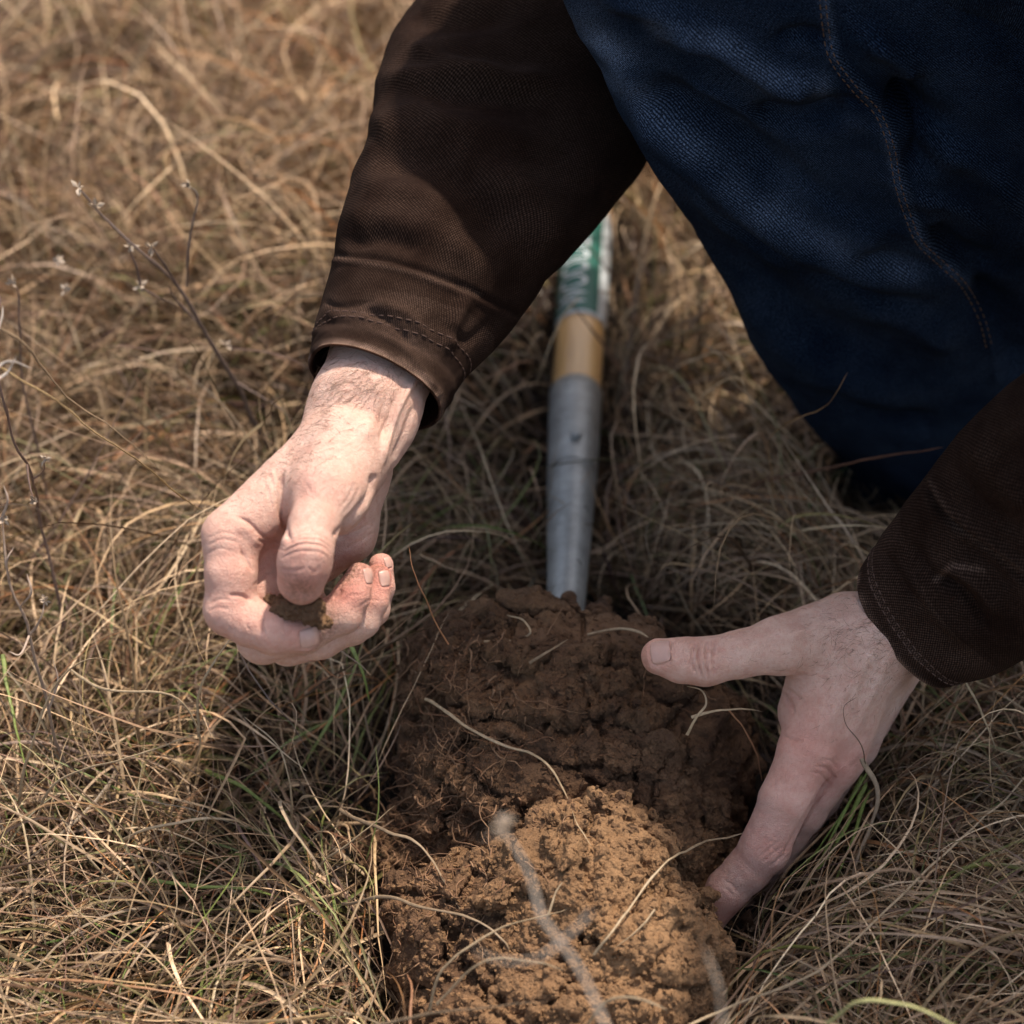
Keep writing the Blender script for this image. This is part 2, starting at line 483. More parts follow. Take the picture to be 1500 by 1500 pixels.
L_STROKES = [
    # thumb joint wrinkles
    ([(418, 800), (440, 790), (470, 792), (487, 806)], 1.9, -0.6), ([(416, 808), (440, 797), (470, 799), (487, 812)], 1.9, -0.65),
    ([(420, 793), (445, 784), (470, 785), (488, 798)], 1.8, -0.4), ([(412, 818), (435, 808), (468, 809), (482, 820)], 1.8, -0.4),
    ([(424, 786), (445, 778), (470, 779)], 1.8, -0.25), ([(415, 804), (440, 794), (470, 795)], 1.6, 0.2),
    ([(410, 832), (428, 836), (446, 832)], 2.2, -0.4), ([(450, 830), (462, 838), (468, 828)], 1.8, -0.3),
    # crease between thumb base and the back of the hand, and web folds
    ([(413, 690), (410, 715), (411, 745), (418, 775), (424, 792)], 4.0, -2.2),
    ([(347, 757), (365, 765), (385, 785), (418, 802)], 2.4, -1.0), ([(375, 790), (395, 797), (415, 806)], 2.0, -0.7),
    ([(352, 806), (362, 822), (372, 838)], 2.5, -0.8), ([(335, 872), (352, 872), (370, 880)], 2.6, -1.1),
    ([(392, 690), (400, 712), (404, 735)], 2.4, -0.5), ([(383, 700), (393, 722), (398, 745)], 2.2, -0.4),
    ([(402, 684), (406, 702), (408, 720)], 2.2, -0.4), ([(345, 770), (362, 778), (380, 800)], 8, 0.8),
    ([(371, 858), (390, 845), (405, 838)], 2.2, -0.7),
    # thenar mass edge and palm folds
    ([(547, 700), (543, 722), (520, 755), (494, 782)], 4.5, -2.2, None, 1),
    ([(494, 790), (520, 780), (548, 765)], 2.8, -1.0), ([(500, 806), (525, 795), (550, 778)], 2.4, -0.6),
    ([(535, 715), (525, 740), (505, 762)], 2.2, -0.35), ([(527, 712), (517, 735), (500, 755)], 2.2, -0.3), ([(518, 712), (508, 732), (495, 748)], 2.0, -0.25),
    ([(455, 700), (462, 715), (472, 722)], 9, 0.6),
    ([(450, 712), (458, 722), (462, 708)], 1.8, -0.3), ([(464, 705), (468, 720), (476, 716)], 1.8, -0.3),
    # wrist tendons
    ([(618, 530), (600, 566), (583, 600), (565, 650), (560, 690)], 5.0, 1.7), ([(582, 575), (570, 612), (556, 650)], 4.5, -1.2),
    ([(610, 590), (592, 635), (575, 675)], 4.5, -1.2), ([(560, 560), (545, 610), (535, 650)], 10, 0.9),
    ([(500, 560), (480, 620), (455, 660)], 10, 0.7),
    # index finger
    ([(388, 905), (383, 915), (386, 930)], 2.4, -0.9), ([(420, 902), (416, 915), (420, 930)], 1.8, -0.4),
    ([(362, 900), (360, 912), (366, 925)], 2.0, -0.4),
    ([(308, 885), (322, 878), (340, 880)], 2.2, -0.3), ([(306, 895), (320, 890), (336, 893)], 2.2, -0.3),
    ([(303, 800), (325, 790), (350, 795)], 2.0, -0.3), ([(305, 790), (325, 780), (350, 785)], 2.0, -0.25), ([(303, 812), (322, 803), (345, 810)], 1.8, -0.2),
    ([(488, 876), (496, 872), (500, 862)], 2.5, -0.8), ([(500, 884), (514, 872), (536, 872)], 1.8, -0.3),
    ([(523, 893), (540, 880), (560, 880)], 1.8, -0.3),
]

def color_fields(V, blobs):
    c = np.zeros(len(V))
    for (p, r, a) in blobs:
        d = np.linalg.norm(V - P(*p), axis=1)
        c += a * np.exp(-(d / (r * 1e-3)) ** 2)
    return np.clip(c, 0, 1)

def build_body():
    Vs, Qs, reds, dirts = [], [], [], []
    off = 0
    for fing, palm, strokes, blobs, dirt in (
        (R_FING, R_PALM, R_STROKES,
         [((966, 962, 1.087), 12, .45), ((1033, 969, 1.08), 12, .2), ((1200, 1110, 1.10), 20, .40), ((1121, 1241, 1.10), 14, .35), ((1044, 1330, 1.12), 18, .55), ((1150, 1050, 1.10), 22, .25), ((1230, 1110, 1.11), 16, .25), ((1160, 1180, 1.1), 22, .25)],
         [((1035, 1355, 1.12), 9, 1.0), ((950, 985, 1.09), 8, .6)]),
        (L_FING, L_PALM, L_STROKES,
         [((440, 850, 1.0), 16, .55), ((463, 714, 1.01), 10, .35), ((338, 900, 1.02), 20, .28), ((330, 800, 1.02), 18, .18), ((440, 930, 1.02), 14, .35), ((400, 800, 1.04), 14, .5), ((400, 860, 1.06), 16, .45),
          ((527, 850, 1.03), 13, .55), ((556, 850, 1.05), 13, .55), ((560, 825, 1.06), 12, .5), ((495, 870, 1.03), 8, .5)],
         [((436, 870, 1.0), 10, .8), ((520, 828, 1.035), 8, .9), ((555, 828, 1.05), 7, .8), ((470, 910, 1.03), 9, .9), ((500, 850, 1.035), 6, .6), ((450, 950, 1.035), 9, .4)])):
        pts = [p for f in fing for p in f[0]] + [p for c in palm for p in c[:2]]
        lo, hi = bounds(pts, 0.028)
        g = Grid(lo, hi, VOX)
        F = hand_fields(g, palm, fing)
        V, Q = g.mesh(F, 4)
        V = sculpt(V, Q, [(s_[0], s_[1], s_[2] * (1.35 if strokes is R_STROKES else 1.12)) + tuple(s_[3:]) for s_ in strokes])
        N = vnormals(V, Q)
        V = V + N * (0.00025 * fbm(V, 0.008, 3))[:, None]
        Vs.append(V); Qs.append(Q + off); off += len(V)
        reds.append(color_fields(V, blobs)); dirts.append(color_fields(V, dirt))
    V = np.concatenate(Vs); Q = np.concatenate(Qs)
    o = make_mesh('body', V, Q, SKIN, attrs={'red': np.concatenate(reds), 'dirt': np.concatenate(dirts)})
    return o

def squircle(n1, n2):
    u, v = np.meshgrid(np.linspace(-1, 1, n1), np.linspace(-1, 1, n2), indexing='ij')
    return u * np.sqrt(1 - 0.24 * v * v), v * np.sqrt(1 - 0.24 * u * u)

def make_nails(V, Q, specs):
    """nail plates laid on the skin; the skin is pressed in round each plate. returns new V and plates"""
    from mathutils.bvhtree import BVHTree
    bvh = BVHTree.FromPolygons(V.tolist(), Q.tolist())
    plates = []; disp = np.zeros(len(V)); N = vnormals(V, Q)
    for (px, py), al, ln, wd in specs:
        d = nrm(P(px, py, 1.0) - CAM); h = bvh.ray_cast(Vector(CAM.tolist()), Vector(d.tolist()), 3.0)
        c = np.array(h[0]); near = np.linalg.norm(V - c, axis=1) < .0035
        out = nrm(N[near].mean(0)); along = nrm(al[0] * RIGHT - al[1] * UP); along = nrm(along - out * (along @ out)); side = np.cross(out, along)
        r = V - c; x = (r @ along) / (ln * 5e-4); y = (r @ side) / (wd * 5e-4); z = r @ out
        rad = (np.abs(x) ** 3.2 + np.abs(y) ** 3.2) ** (1 / 3.2)
        m = (np.linalg.norm(r, axis=1) < .013) & ((N @ out) > -.1)
        disp -= np.where(m, 0.00045 * np.exp(-((rad - 1.04) / .13) ** 2) - 0.00022 * np.exp(-((rad - 1.35) / .2) ** 2), 0)
        U, W = squircle(26, 24)
        top = []; nrmls = []
        for a_, b_ in zip(U.ravel(), W.ravel()):
            q = c + along * a_ * ln * 5e-4 + side * b_ * wd * 5e-4
            hh = bvh.ray_cast(Vector((q + out * .006).tolist()), Vector((-out).tolist()), .02)
            zz = ((np.array(hh[0]) - c) @ out) if hh[0] is not None else -.004
            top.append([a_, b_, zz])
        top = np.array(top); g = top[:, 2].reshape(26, 24)
        for _ in range(6): g[1:-1, 1:-1] = (g[:-2, 1:-1] + g[2:, 1:-1] + g[1:-1, :-2] + g[1:-1, 2:]) / 4
        e = np.maximum(np.abs(U), np.abs(W))
        g = g + .00022 * (1 - np.clip((e - .8) / .2, 0, 1) ** 2) - .00018 * (e > .97)
        V1 = c + along * (U * ln * 5e-4)[..., None] + side * (W * wd * 5e-4)[..., None] + out * g[..., None]
        V1 = V1.reshape(-1, 3); V2 = V1 - out * .0007
        idx = np.arange(26 * 24).reshape(26, 24); M = 26 * 24
        Q1 = np.stack([idx[:-1, :-1], idx[1:, :-1], idx[1:, 1:], idx[:-1, 1:]], -1).reshape(-1, 4)
        rim = np.concatenate([idx[:, 0], idx[-1, 1:], idx[-2::-1, -1], idx[0, -2:0:-1]])
        rn = np.roll(rim, -1)
        Q3 = np.stack([rim, rim + M, rn + M, rn], 1)
        plates.append((np.vstack([V1, V2]), [Q1, Q1[:, ::-1] + M, Q3]))
    return V + N * disp[:, None], plates

# ------------------------------------------------------------------ cloth
def cloth_material(name, base, thread, period, wear_lit_col, rough=0.95, twill=False, wear_lit_amt=0.5):
    m, nt, b = new_mat(name)
    uv = attr(nt, 'cuv').outputs['Vector']
    wear_lit = attr(nt, 'wear_lit').outputs['Fac']
    nz = nd(nt, 'ShaderNodeTexNoise', i_Scale=60.0, i_Detail=3.0); nt.links.new(uv, nz.inputs['Vector'])
    sc = nt.nodes.new('ShaderNodeVectorMath'); sc.operation = 'SCALE'; sc.inputs[3].default_value = 0.002
    ad = nt.nodes.new('ShaderNodeVectorMath'); ad.operation = 'ADD'
    nt.links.new(nz.outputs[1], sc.inputs[0]); nt.links.new(uv, ad.inputs[0]); nt.links.new(sc.outputs[0], ad.inputs[1])
    sp = nt.nodes.new('ShaderNodeSeparateXYZ'); nt.links.new(ad.outputs[0], sp.inputs[0])
    k = 2 * math.pi / period
    u, v = sp.outputs[0], sp.outputs[1]
    if twill:
        t = math_n(nt, 'SINE', math_n(nt, 'MULTIPLY', math_n(nt, 'ADD', u, math_n(nt, 'MULTIPLY', v, 0.55)), k))
        hgt = math_n(nt, 'MULTIPLY_ADD', t, 0.5, 0.5)
        fl = noise(nt, 1500, 3, 0.7, uv)
        hgt2 = math_n(nt, 'MULTIPLY', hgt, ramp(nt, [(0.42, (0, 0, 0)), (0.62, (1, 1, 1))], fl).outputs[0])
    else:
        t = math_n(nt, 'MULTIPLY', math_n(nt, 'SINE', math_n(nt, 'MULTIPLY', u, k)), math_n(nt, 'SINE', math_n(nt, 'MULTIPLY', v, k)))
        hgt = math_n(nt, 'MULTIPLY_ADD', t, 0.5, 0.5)
        fl = noise(nt, 700, 3, 0.7, uv)
        hgt2 = math_n(nt, 'MULTIPLY', math_n(nt, 'POWER', hgt, 2.0), ramp(nt, [(0.35, (0.25, 0.25, 0.25)), (0.65, (1, 1, 1))], fl).outputs[0])
    c = mix(nt, hgt2, base, thread)
    big = ramp(nt, [(0.35, (0, 0, 0)), (0.75, (1, 1, 1))], noise(nt, 28, 5, 0.6, uv)).outputs[0]
    wf = math_n(nt, 'MULTIPLY', math_n(nt, 'MULTIPLY', math_n(nt, 'MULTIPLY_ADD', hgt2, .9, .05), math_n(nt, 'MULTIPLY_ADD', big, 0.35, math_n(nt, 'MULTIPLY', wear_lit, 1.0))), wear_lit_amt)
    wf.node.use_clamp = True
    c = mix(nt, wf, c, wear_lit_col)
    nt.links.new(c, b.inputs['Base Color'])
    b.inputs['Roughness'].default_value = rough
    b.inputs['Specular IOR Level'].default_value = 0.04
    h = bump(nt, hgt, 0.45, 0.0003)
    h = bump(nt, noise(nt, 120, 4, 0.6, uv), 0.35, 0.0018, h)
    nt.links.new(h, b.inputs['Normal'])
    return m

CANVAS = cloth_material('brown_canvas', (0.0062, 0.0029, 0.0020), (0.034, 0.0175, 0.0120), 0.0017, (0.24, 0.15, 0.11), wear_lit_amt=0.9)
DENIM = cloth_material('denim', (0.0014, 0.0026, 0.0062), (0.017, 0.033, 0.066), 0.0011, (0.175, 0.235, 0.35), twill=True, wear_lit_amt=0.85)

def loft(stations, nr=160, na=200, power=2.2, close_end=False):
    """stations: (lx, ly, DL, rx, ry, DR, depth ratio).  Rings between two outlines placed in space."""
    S = np.array([list(P(a[0], a[1], a[2])) + list(P(a[3], a[4], a[5])) + [a[6]] for a in stations])
    m = max(2, nr // (len(S) - 1))
    S = smooth_poly(S, m)
    L, Rr, k = S[:, :3], S[:, 3:6], S[:, 6]
    C = (L + Rr) / 2; A = (Rr - L) / 2
    T = nrm(np.gradient(C, axis=0))
    B = nrm(np.cross(A, T)); B[(B @ FWD) > 0] *= -1           # towards the viewer
    # keep the across vector as drawn, B orthogonal to it
    al = np.linalg.norm(A, axis=1)
    th = np.linspace(0, 2 * np.pi, na, endpoint=False)
    c, s = np.cos(th), np.sin(th)
    cx = np.sign(c) * np.abs(c) ** (2 / power); sx = np.sign(s) * np.abs(s) ** (2 / power)
    V = C[:, None] + A[:, None] * cx[None, :, None] + B[:, None] * (al * k)[:, None, None] * sx[None, :, None]
    n = len(C)
    idx = np.arange(n * na).reshape(n, na)
    Q = np.stack([idx[:-1], np.roll(idx[:-1], -1, 1), np.roll(idx[1:], -1, 1), idx[1:]], -1).reshape(-1, 4)
    v = np.concatenate([[0], np.cumsum(np.linalg.norm(np.diff(C, axis=0), axis=1))])
    u = np.concatenate([[0], np.cumsum(np.linalg.norm(np.diff(V, axis=1), axis=2).mean(0))])
    U = np.stack([np.broadcast_to(u, (n, na)), np.broadcast_to(v[:, None], (n, na)), np.zeros((n, na))], -1)
    V = V.reshape(-1, 3)
    N = vnormals(V, Q)
    Cc = np.repeat(C, na, 0)
    if ((V - Cc) * N).sum(1).mean() < 0: Q = Q[:, ::-1]
    return V, Q, U.reshape(-1, 3), (n, na), C

def sleeve(name, stations, strokes, parent, hem=0.011, na=220, nr=220, wearpts=()):
    V, Q, U, (n, na), C = loft(stations, nr, na)
    V = sculpt(V, Q, [(s_[0], s_[1], s_[2] * 1.5) + tuple(s_[3:]) for s_ in strokes])
    N = vnormals(V, Q)
    v = U[:, 1]
    cl = fbm(V, 0.05, 3, seed=2) * 0.0013 + fbm(V, 0.018, 3, seed=4) * 0.0006
    th = np.tile(np.arange(na) / na, n)
    d = cl
    d += 0.0007 * np.exp(-((v - 0.002) / 0.0022) ** 2)                      # rolled edge
    d += 0.0005 * (v < hem) + 0.0006 * np.exp(-((v - hem * 0.6) / 0.003) ** 2) * vnoise(V, 0.006, 3)  # hem puckers
    d -= 0.0008 * np.exp(-((v - hem) / 0.0012) ** 2)                         # stitch groove
    V = V + N * d[:, None]
    wear_lit = 2.6 * np.exp(-(v / 0.0024) ** 2) * np.clip(.8 + vnoise(V, .006, 15), 0, 1.5) + 0.25 * np.exp(-((v - hem) / 0.002) ** 2) + 0.25 * (v < 0.035) * np.clip(vnoise(V, 0.02, 5) + .4, 0, 1)
    pp = proj(V)
    for pts, wd, a in wearpts:
        dd, _ = stroke_dist(pp, pts); wear_lit += a * np.exp(-(dd / wd) ** 2)
    # inner wall of the opening
    rows = 26
    inner = []; innerU = []
    for i in range(rows):
        t = min(i * 1.0, n - 1); t = int(i * 1.2)
        ring = V.reshape(n, na, 3)[t]; c = ring.mean(0)
        inner.append(c + (ring - c) * (1 - 0.0022 / np.linalg.norm(ring - c, axis=1).mean() * (1 if i else 0.5)) + (C[1] - C[0]) / np.linalg.norm(C[1] - C[0]) * (-0.0004 if i == 0 else 0))
        innerU.append(U.reshape(n, na, 3)[t])
    I = np.concatenate(inner); off = len(V)
    idx = np.arange(rows * na).reshape(rows, na) + off
    Qi = np.stack([idx[:-1], idx[1:], np.roll(idx[1:], -1, 1), np.roll(idx[:-1], -1, 1)], -1).reshape(-1, 4)
    e0 = np.arange(na); e1 = idx[0]
    Qe = np.stack([e0, e1, np.roll(e1, -1), np.roll(e0, -1)], 1)
    o = make_mesh(name, np.vstack([V, I]), [Q, Qi, Qe], CANVAS, parent,
                  attrs={'cuv': np.vstack([U, np.concatenate(innerU)]), 'wear_lit': np.concatenate([wear_lit, np.zeros(len(I))])})
    return o

def dashes(name, pts3, mat, parent, dash=0.0032, gap=0.0012, r=0.00035, lift=0.0):
    """a row of stitches along a 3-D polyline"""
    seg = np.linalg.norm(np.diff(pts3, axis=0), axis=1); s = np.concatenate([[0], np.cumsum(seg)])
    Vs, Fs = [], []; off = 0; t = 0
    def at(x): return np.array([np.interp(x, s, pts3[:, k]) for k in range(3)])
    while t + dash < s[-1]:
        a, m, b = at(t), at(t + dash / 2), at(t + dash)
        d = nrm(b - a); u = nrm(np.cross(d, FWD)); w2 = nrm(np.cross(u, d)); 
        if w2 @ FWD > 0: w2 = -w2
        ring = []
        for p, rr in ((a - w2 * r, r * .5), (a * .7 + m * .3 + w2 * r * .6, r), (b * .7 + m * .3 + w2 * r * .6, r), (b - w2 * r, r * .5)):
            for k in range(5):
                an = 2 * math.pi * k / 5
                ring.append(p + (u * math.cos(an) + w2 * math.sin(an)) * rr)
        Vs += ring
        for i in range(3):
            for k in range(5):
                Fs.append((off + i * 5 + k, off + i * 5 + (k + 1) % 5, off + i * 5 + 5 + (k + 1) % 5, off + i * 5 + 5 + k))
        off += 20; t += dash + gap
    o = make_mesh(name, np.array(Vs), np.array(Fs), mat, parent)
    o['kind'] = 'stuff'
    return o

def flat_mat(name, col, rough=0.7, spec=0.3, metal=0.0, nscale=None, col2=None, bs=0.0, bd=0.0005):
    m, nt, b = new_mat(name)
    if nscale:
        n = ramp(nt, [(0.35, (0, 0, 0)), (0.65, (1, 1, 1))], noise(nt, nscale, 4, 0.6)).outputs[0]
        nt.links.new(mix(nt, n, col, col2), b.inputs['Base Color'])
        if bs: nt.links.new(bump(nt, noise(nt, nscale * 2, 4, .6), bs, bd), b.inputs['Normal'])
    else: b.inputs['Base Color'].default_value = (*col, 1)
    b.inputs['Roughness'].default_value = rough; b.inputs['Specular IOR Level'].default_value = spec; b.inputs['Metallic'].default_value = metal
    return m

RIGHT_SLEEVE = [  # over the hand at the middle left
    (458, 522, 1.064, 640, 616, 1.072, .86), (462, 478, 1.072, 690, 548, 1.086, .80), (478, 425, 1.080, 745, 488, 1.102, .74),
    (490, 378, 1.088, 795, 420, 1.116, .68), (500, 315, 1.100, 850, 360, 1.135, .62), (520, 245, 1.115, 905, 295, 1.155, .58),
    (545, 185, 1.130, 955, 225, 1.178, .55), (556, 110, 1.150, 1000, 130, 1.205, .52), (578, 48, 1.170, 1010, 40, 1.235, .5),
    (632, -12, 1.200, 1010, -60, 1.270, .5), (710, -90, 1.240, 1030, -170, 1.30, .55), (800, -180, 1.28, 1080, -280, 1.33, .7)]
LEFT_SLEEVE = [   # over the hand at the lower right
    (1264, 832, 1.104, 1394, 990, 1.112, .80), (1300, 778, 1.092, 1452, 985, 1.100, .76), (1345, 715, 1.078, 1512, 955, 1.086, .72),
    (1395, 650, 1.062, 1580, 915, 1.068, .70), (1445, 596, 1.045, 1645, 870, 1.05, .70), (1512, 540, 1.025, 1720, 810, 1.03, .70),
    (1600, 480, 1.000, 1810, 740, 1.00, .70), (1700, 400, .97, 1920, 650, .97, .75)]
RS_STROKES = [
    ([(485, 372), (545, 378), (600, 390), (680, 420), (760, 462)], 5, -1.3, None, 1), ([(484, 382), (545, 388), (600, 400), (676, 430), (756, 472)], 5, 0.9, None, 1),
    ([(462, 488), (500, 480), (545, 484), (600, 520), (640, 575)], 4.5, 0.8, None, 1),
    ([(530, 452), (570, 470), (606, 506)], 5, -1.6), ([(540, 442), (595, 460), (630, 500)], 8, 1.5), ([(474, 442), (500, 449), (545, 440)], 4.5, -1.2), ([(480, 460), (510, 468), (545, 462)], 8, 1.6),
    ([(500, 330), (560, 318), (640, 345), (720, 400)], 22, 3.0), ([(505, 360), (560, 350), (620, 366)], 12, -2.4),
    ([(560, 120), (640, 112), (740, 118), (820, 115)], 16, 4.0), ([(600, 60), (660, 95), (740, 110)], 14, 3.2), ([(600, 145), (700, 140), (800, 150)], 20, -4.0),
    ([(545, 200), (600, 165), (650, 155)], 20, 3.6), ([(540, 240), (620, 235), (700, 290), (740, 360)], 30, -4.5), ([(620, 180), (700, 190), (790, 220)], 22, 3.0),
    ([(590, 20), (660, 30), (760, 20)], 20, -3.5), ([(700, 240), (780, 300), (820, 370)], 30, 3.5),
    ([(520, 270), (600, 280), (660, 330)], 25, 2.5), ([(640, 470), (685, 500), (720, 470)], 8, -1.3), ([(655, 520), (668, 470), (690, 430)], 12, 2.5)]
LS_STROKES = [
    ([(1352, 700), (1375, 745), (1420, 785), (1500, 850)], 6, -2.0, None, 1), ([(1362, 690), (1385, 735), (1430, 775), (1510, 838)], 7, 2.0, None, 1),
    ([(1330, 790), (1360, 840), (1390, 862)], 9, -2.2), ([(1370, 845), (1410, 870), (1450, 930)], 8, -3.2), ([(1385, 830), (1425, 850), (1470, 900)], 10, 2.6),
    ([(1330, 830), (1370, 890), (1430, 950)], 14, 2.2), ([(1400, 790), (1440, 820), (1480, 870)], 14, -1.8), ([(1420, 640), (1470, 700), (1520, 740)], 24, 3.2),
    ([(1390, 680), (1440, 740), (1500, 780)], 16, -2.0), ([(1290, 800), (1320, 850), (1360, 890)], 8, -1.3)]

LEG = [  # shin of the near leg, knee above the frame, foot hidden at right of the socket
    (790, -170, 1.03, 1270, -330, 1.03, .55), (800, -60, 1.05, 1400, -160, 1.05, .45), (838, 40, 1.075, 1500, 0, 1.08, .36), (872, 95, 1.09, 1560, 110, 1.11, .33), (948, 238, 1.13, 1590, 250, 1.15, .32),
    (1012, 335, 1.165, 1600, 340, 1.18, .31), (1062, 415, 1.195, 1590, 430, 1.205, .31), (1104, 500, 1.225, 1575, 520, 1.235, .31), (1150, 572, 1.255, 1555, 600, 1.265, .31), (1192, 625, 1.285, 1535, 680, 1.29, .31), (1228, 662, 1.315, 1510, 760, 1.31, .31)]
HEM = [(1222, 630, 1.335, 1420, 560, 1.335, .55), (1224, 665, 1.345, 1420, 650, 1.345, .55), (1228, 735, 1.365, 1400, 745, 1.365, .6), (1232, 775, 1.375, 1395, 785, 1.375, .6)]
LEG_STROKES = [([(1290 + i * 14 - 60, 150 + i * 38 - 12), (1300 + i * 14 - 20, 160 + i * 38), (1300 + i * 14 + 4, 168 + i * 38)], 5, 1.1 if i % 2 else -1.1) for i in range(7)] + [
    ([(985, 60), (1060, 90), (1120, 130)], 7, -2), ([(1050, 300), (1130, 355), (1210, 372)], 8, -2), ([(930, 175), (1010, 240), (1090, 330)], 7, 1.4), ([(1180, 400), (1260, 425), (1350, 440)], 9, -2), ([(1110, 210), (1190, 290), (1260, 320)], 8, 1.6), ([(1330, 290), (1400, 300), (1450, 340)], 9, 2),
    ([(895, 90), (960, 170), (1030, 235), (1100, 300), (1180, 350), (1280, 390), (1370, 420)], 24, 7.5), ([(960, 40), (1050, 60), (1130, 110), (1200, 125)], 18, 6.5),
    ([(930, 130), (1030, 165), (1130, 240), (1230, 320)], 22, -5.0), ([(880, 0), (960, 15), (1040, 40)], 16, 3), ([(1100, 165), (1180, 175), (1245, 150)], 18, -4.5),
    ([(1210, 0), (1222, 80), (1290, 165), (1318, 270), (1350, 355), (1415, 415), (1450, 500), (1460, 560)], 7, 2.6, None, 1), ([(1226, -10), (1240, 80), (1306, 160), (1335, 270), (1366, 350), (1430, 408), (1468, 500)], 8, -3.0, None, 1),
    ([(1320, 100), (1350, 180), (1350, 260)], 22, -9), ([(1260, 40), (1320, 90), (1335, 130)], 16, 7), ([(1340, 210), (1420, 230), (1480, 290), (1500, 380)], 22, 6), ([(1300, 140), (1345, 165), (1400, 190)], 20, -7),
    ([(1040, 350), (1120, 420), (1200, 480), (1300, 520)], 30, -4), ([(1080, 420), (1150, 500), (1240, 560), (1340, 590)], 26, 3.5), ([(1250, 440), (1330, 470), (1400, 520)], 24, 4), ([(1370, 330), (1400, 370), (1470, 400)], 20, -6),
    ([(1150, 260), (1230, 330), (1300, 345)], 20, 3.5), ([(1000, 260), (1080, 345), (1170, 400)], 12, 2.4), ([(1420, 420), (1480, 470), (1500, 560)], 24, -6), ([(1200, 560), (1280, 610), (1380, 620)], 16, -3),
    ([(1130, 60), (1180, 50), (1216, 60)], 12, -3.5), ([(1000, 120), (1070, 150), (1130, 200)], 9, 2.0), ([(1250, 360), (1300, 372), (1345, 392)], 9, -2.5)]

def coarse(name, caps, vox, mat, parent=None, k=0.03, namp=0.004, nscale=0.08):
    lo = np.min([np.minimum(c[0], c[1]) - max(c[2], c[3]) - .02 for c in caps], 0); hi = np.max([np.maximum(c[0], c[1]) + max(c[2], c[3]) + .02 for c in caps], 0)
    g = Grid(lo, hi, vox); F = g.field(0.05)
    for c in caps: g.cap(F, c[0], c[1], c[2], c[3], k=k, far=0.05, flat=c[4] if len(c) > 4 else None, fs=c[5] if len(c) > 5 else 1)
    V, Q = g.mesh(F, 4); N = vnormals(V, Q)
    V = V + N * (namp * fbm(V, nscale, 3))[:, None]
    return V, Q

def A3(*a): return np.array(a, float)
SHO_R = A3(.16, .34, .62); SHO_L = A3(.34, -.10, .64); CHEST = A3(.32, .09, .55); PELV = A3(.42, .20, .33); NECK = A3(.20, .10, .74)

def hair_on(body_pts, name, specs, parent, mat):
    """short body hairs: specs = (centre px, py, D, radius px, count, growth direction px)"""
    from mathutils.bvhtree import BVHTree
    V, Q = body_pts
    bvh = BVHTree.FromPolygons([tuple(v) for v in V], [tuple(q) for q in Q])
    Vs, Fs = [], []; off = 0
    for (x, y, sx, sy, cnt, gd, ln) in specs:
        for _ in range(cnt):
            px, py = x + rng.normal() * sx, y + rng.normal() * sy
            d = nrm(P(px, py, 1.0) - CAM)
            h = bvh.ray_cast(Vector(CAM.tolist()), Vector(d.tolist()), 3.0)
            if h[0] is None: continue
            n = np.array(h[1]); 
            if n @ d > 0: n = -n
            p = np.array(h[0]) - n * 0.0004
            g = nrm(gd[0] * RIGHT - gd[1] * UP + rng.normal(size=3) * 0.45); g = nrm(g - n * (g @ n))
            if rng.random() < .35: continue
            L = ln * rng.uniform(.5, 1.3) * 1e-3; r = 0.000085
            q = p; dr = nrm(g + n * rng.uniform(.25, .8)); sd_ = nrm(np.cross(dr, n))
            cu = rng.normal() * .25
            for i in range(6):
                rr = r * (1 - i / 6.5)
                for kx in range(3):
                    a = kx * 2.094; Vs.append(q + (sd_ * math.cos(a) + n * math.sin(a)) * rr)
                if i < 5:
                    for kx in range(3): Fs.append((off + i * 3 + kx, off + i * 3 + (kx + 1) % 3, off + i * 3 + 3 + (kx + 1) % 3, off + i * 3 + 3 + kx))
                q = q + dr * L / 5; dr = nrm(dr - n * .16 + sd_ * cu)
            off += 18
    o = make_mesh(name, np.array(Vs), np.array(Fs), mat, parent); o['kind'] = 'stuff'
    return o

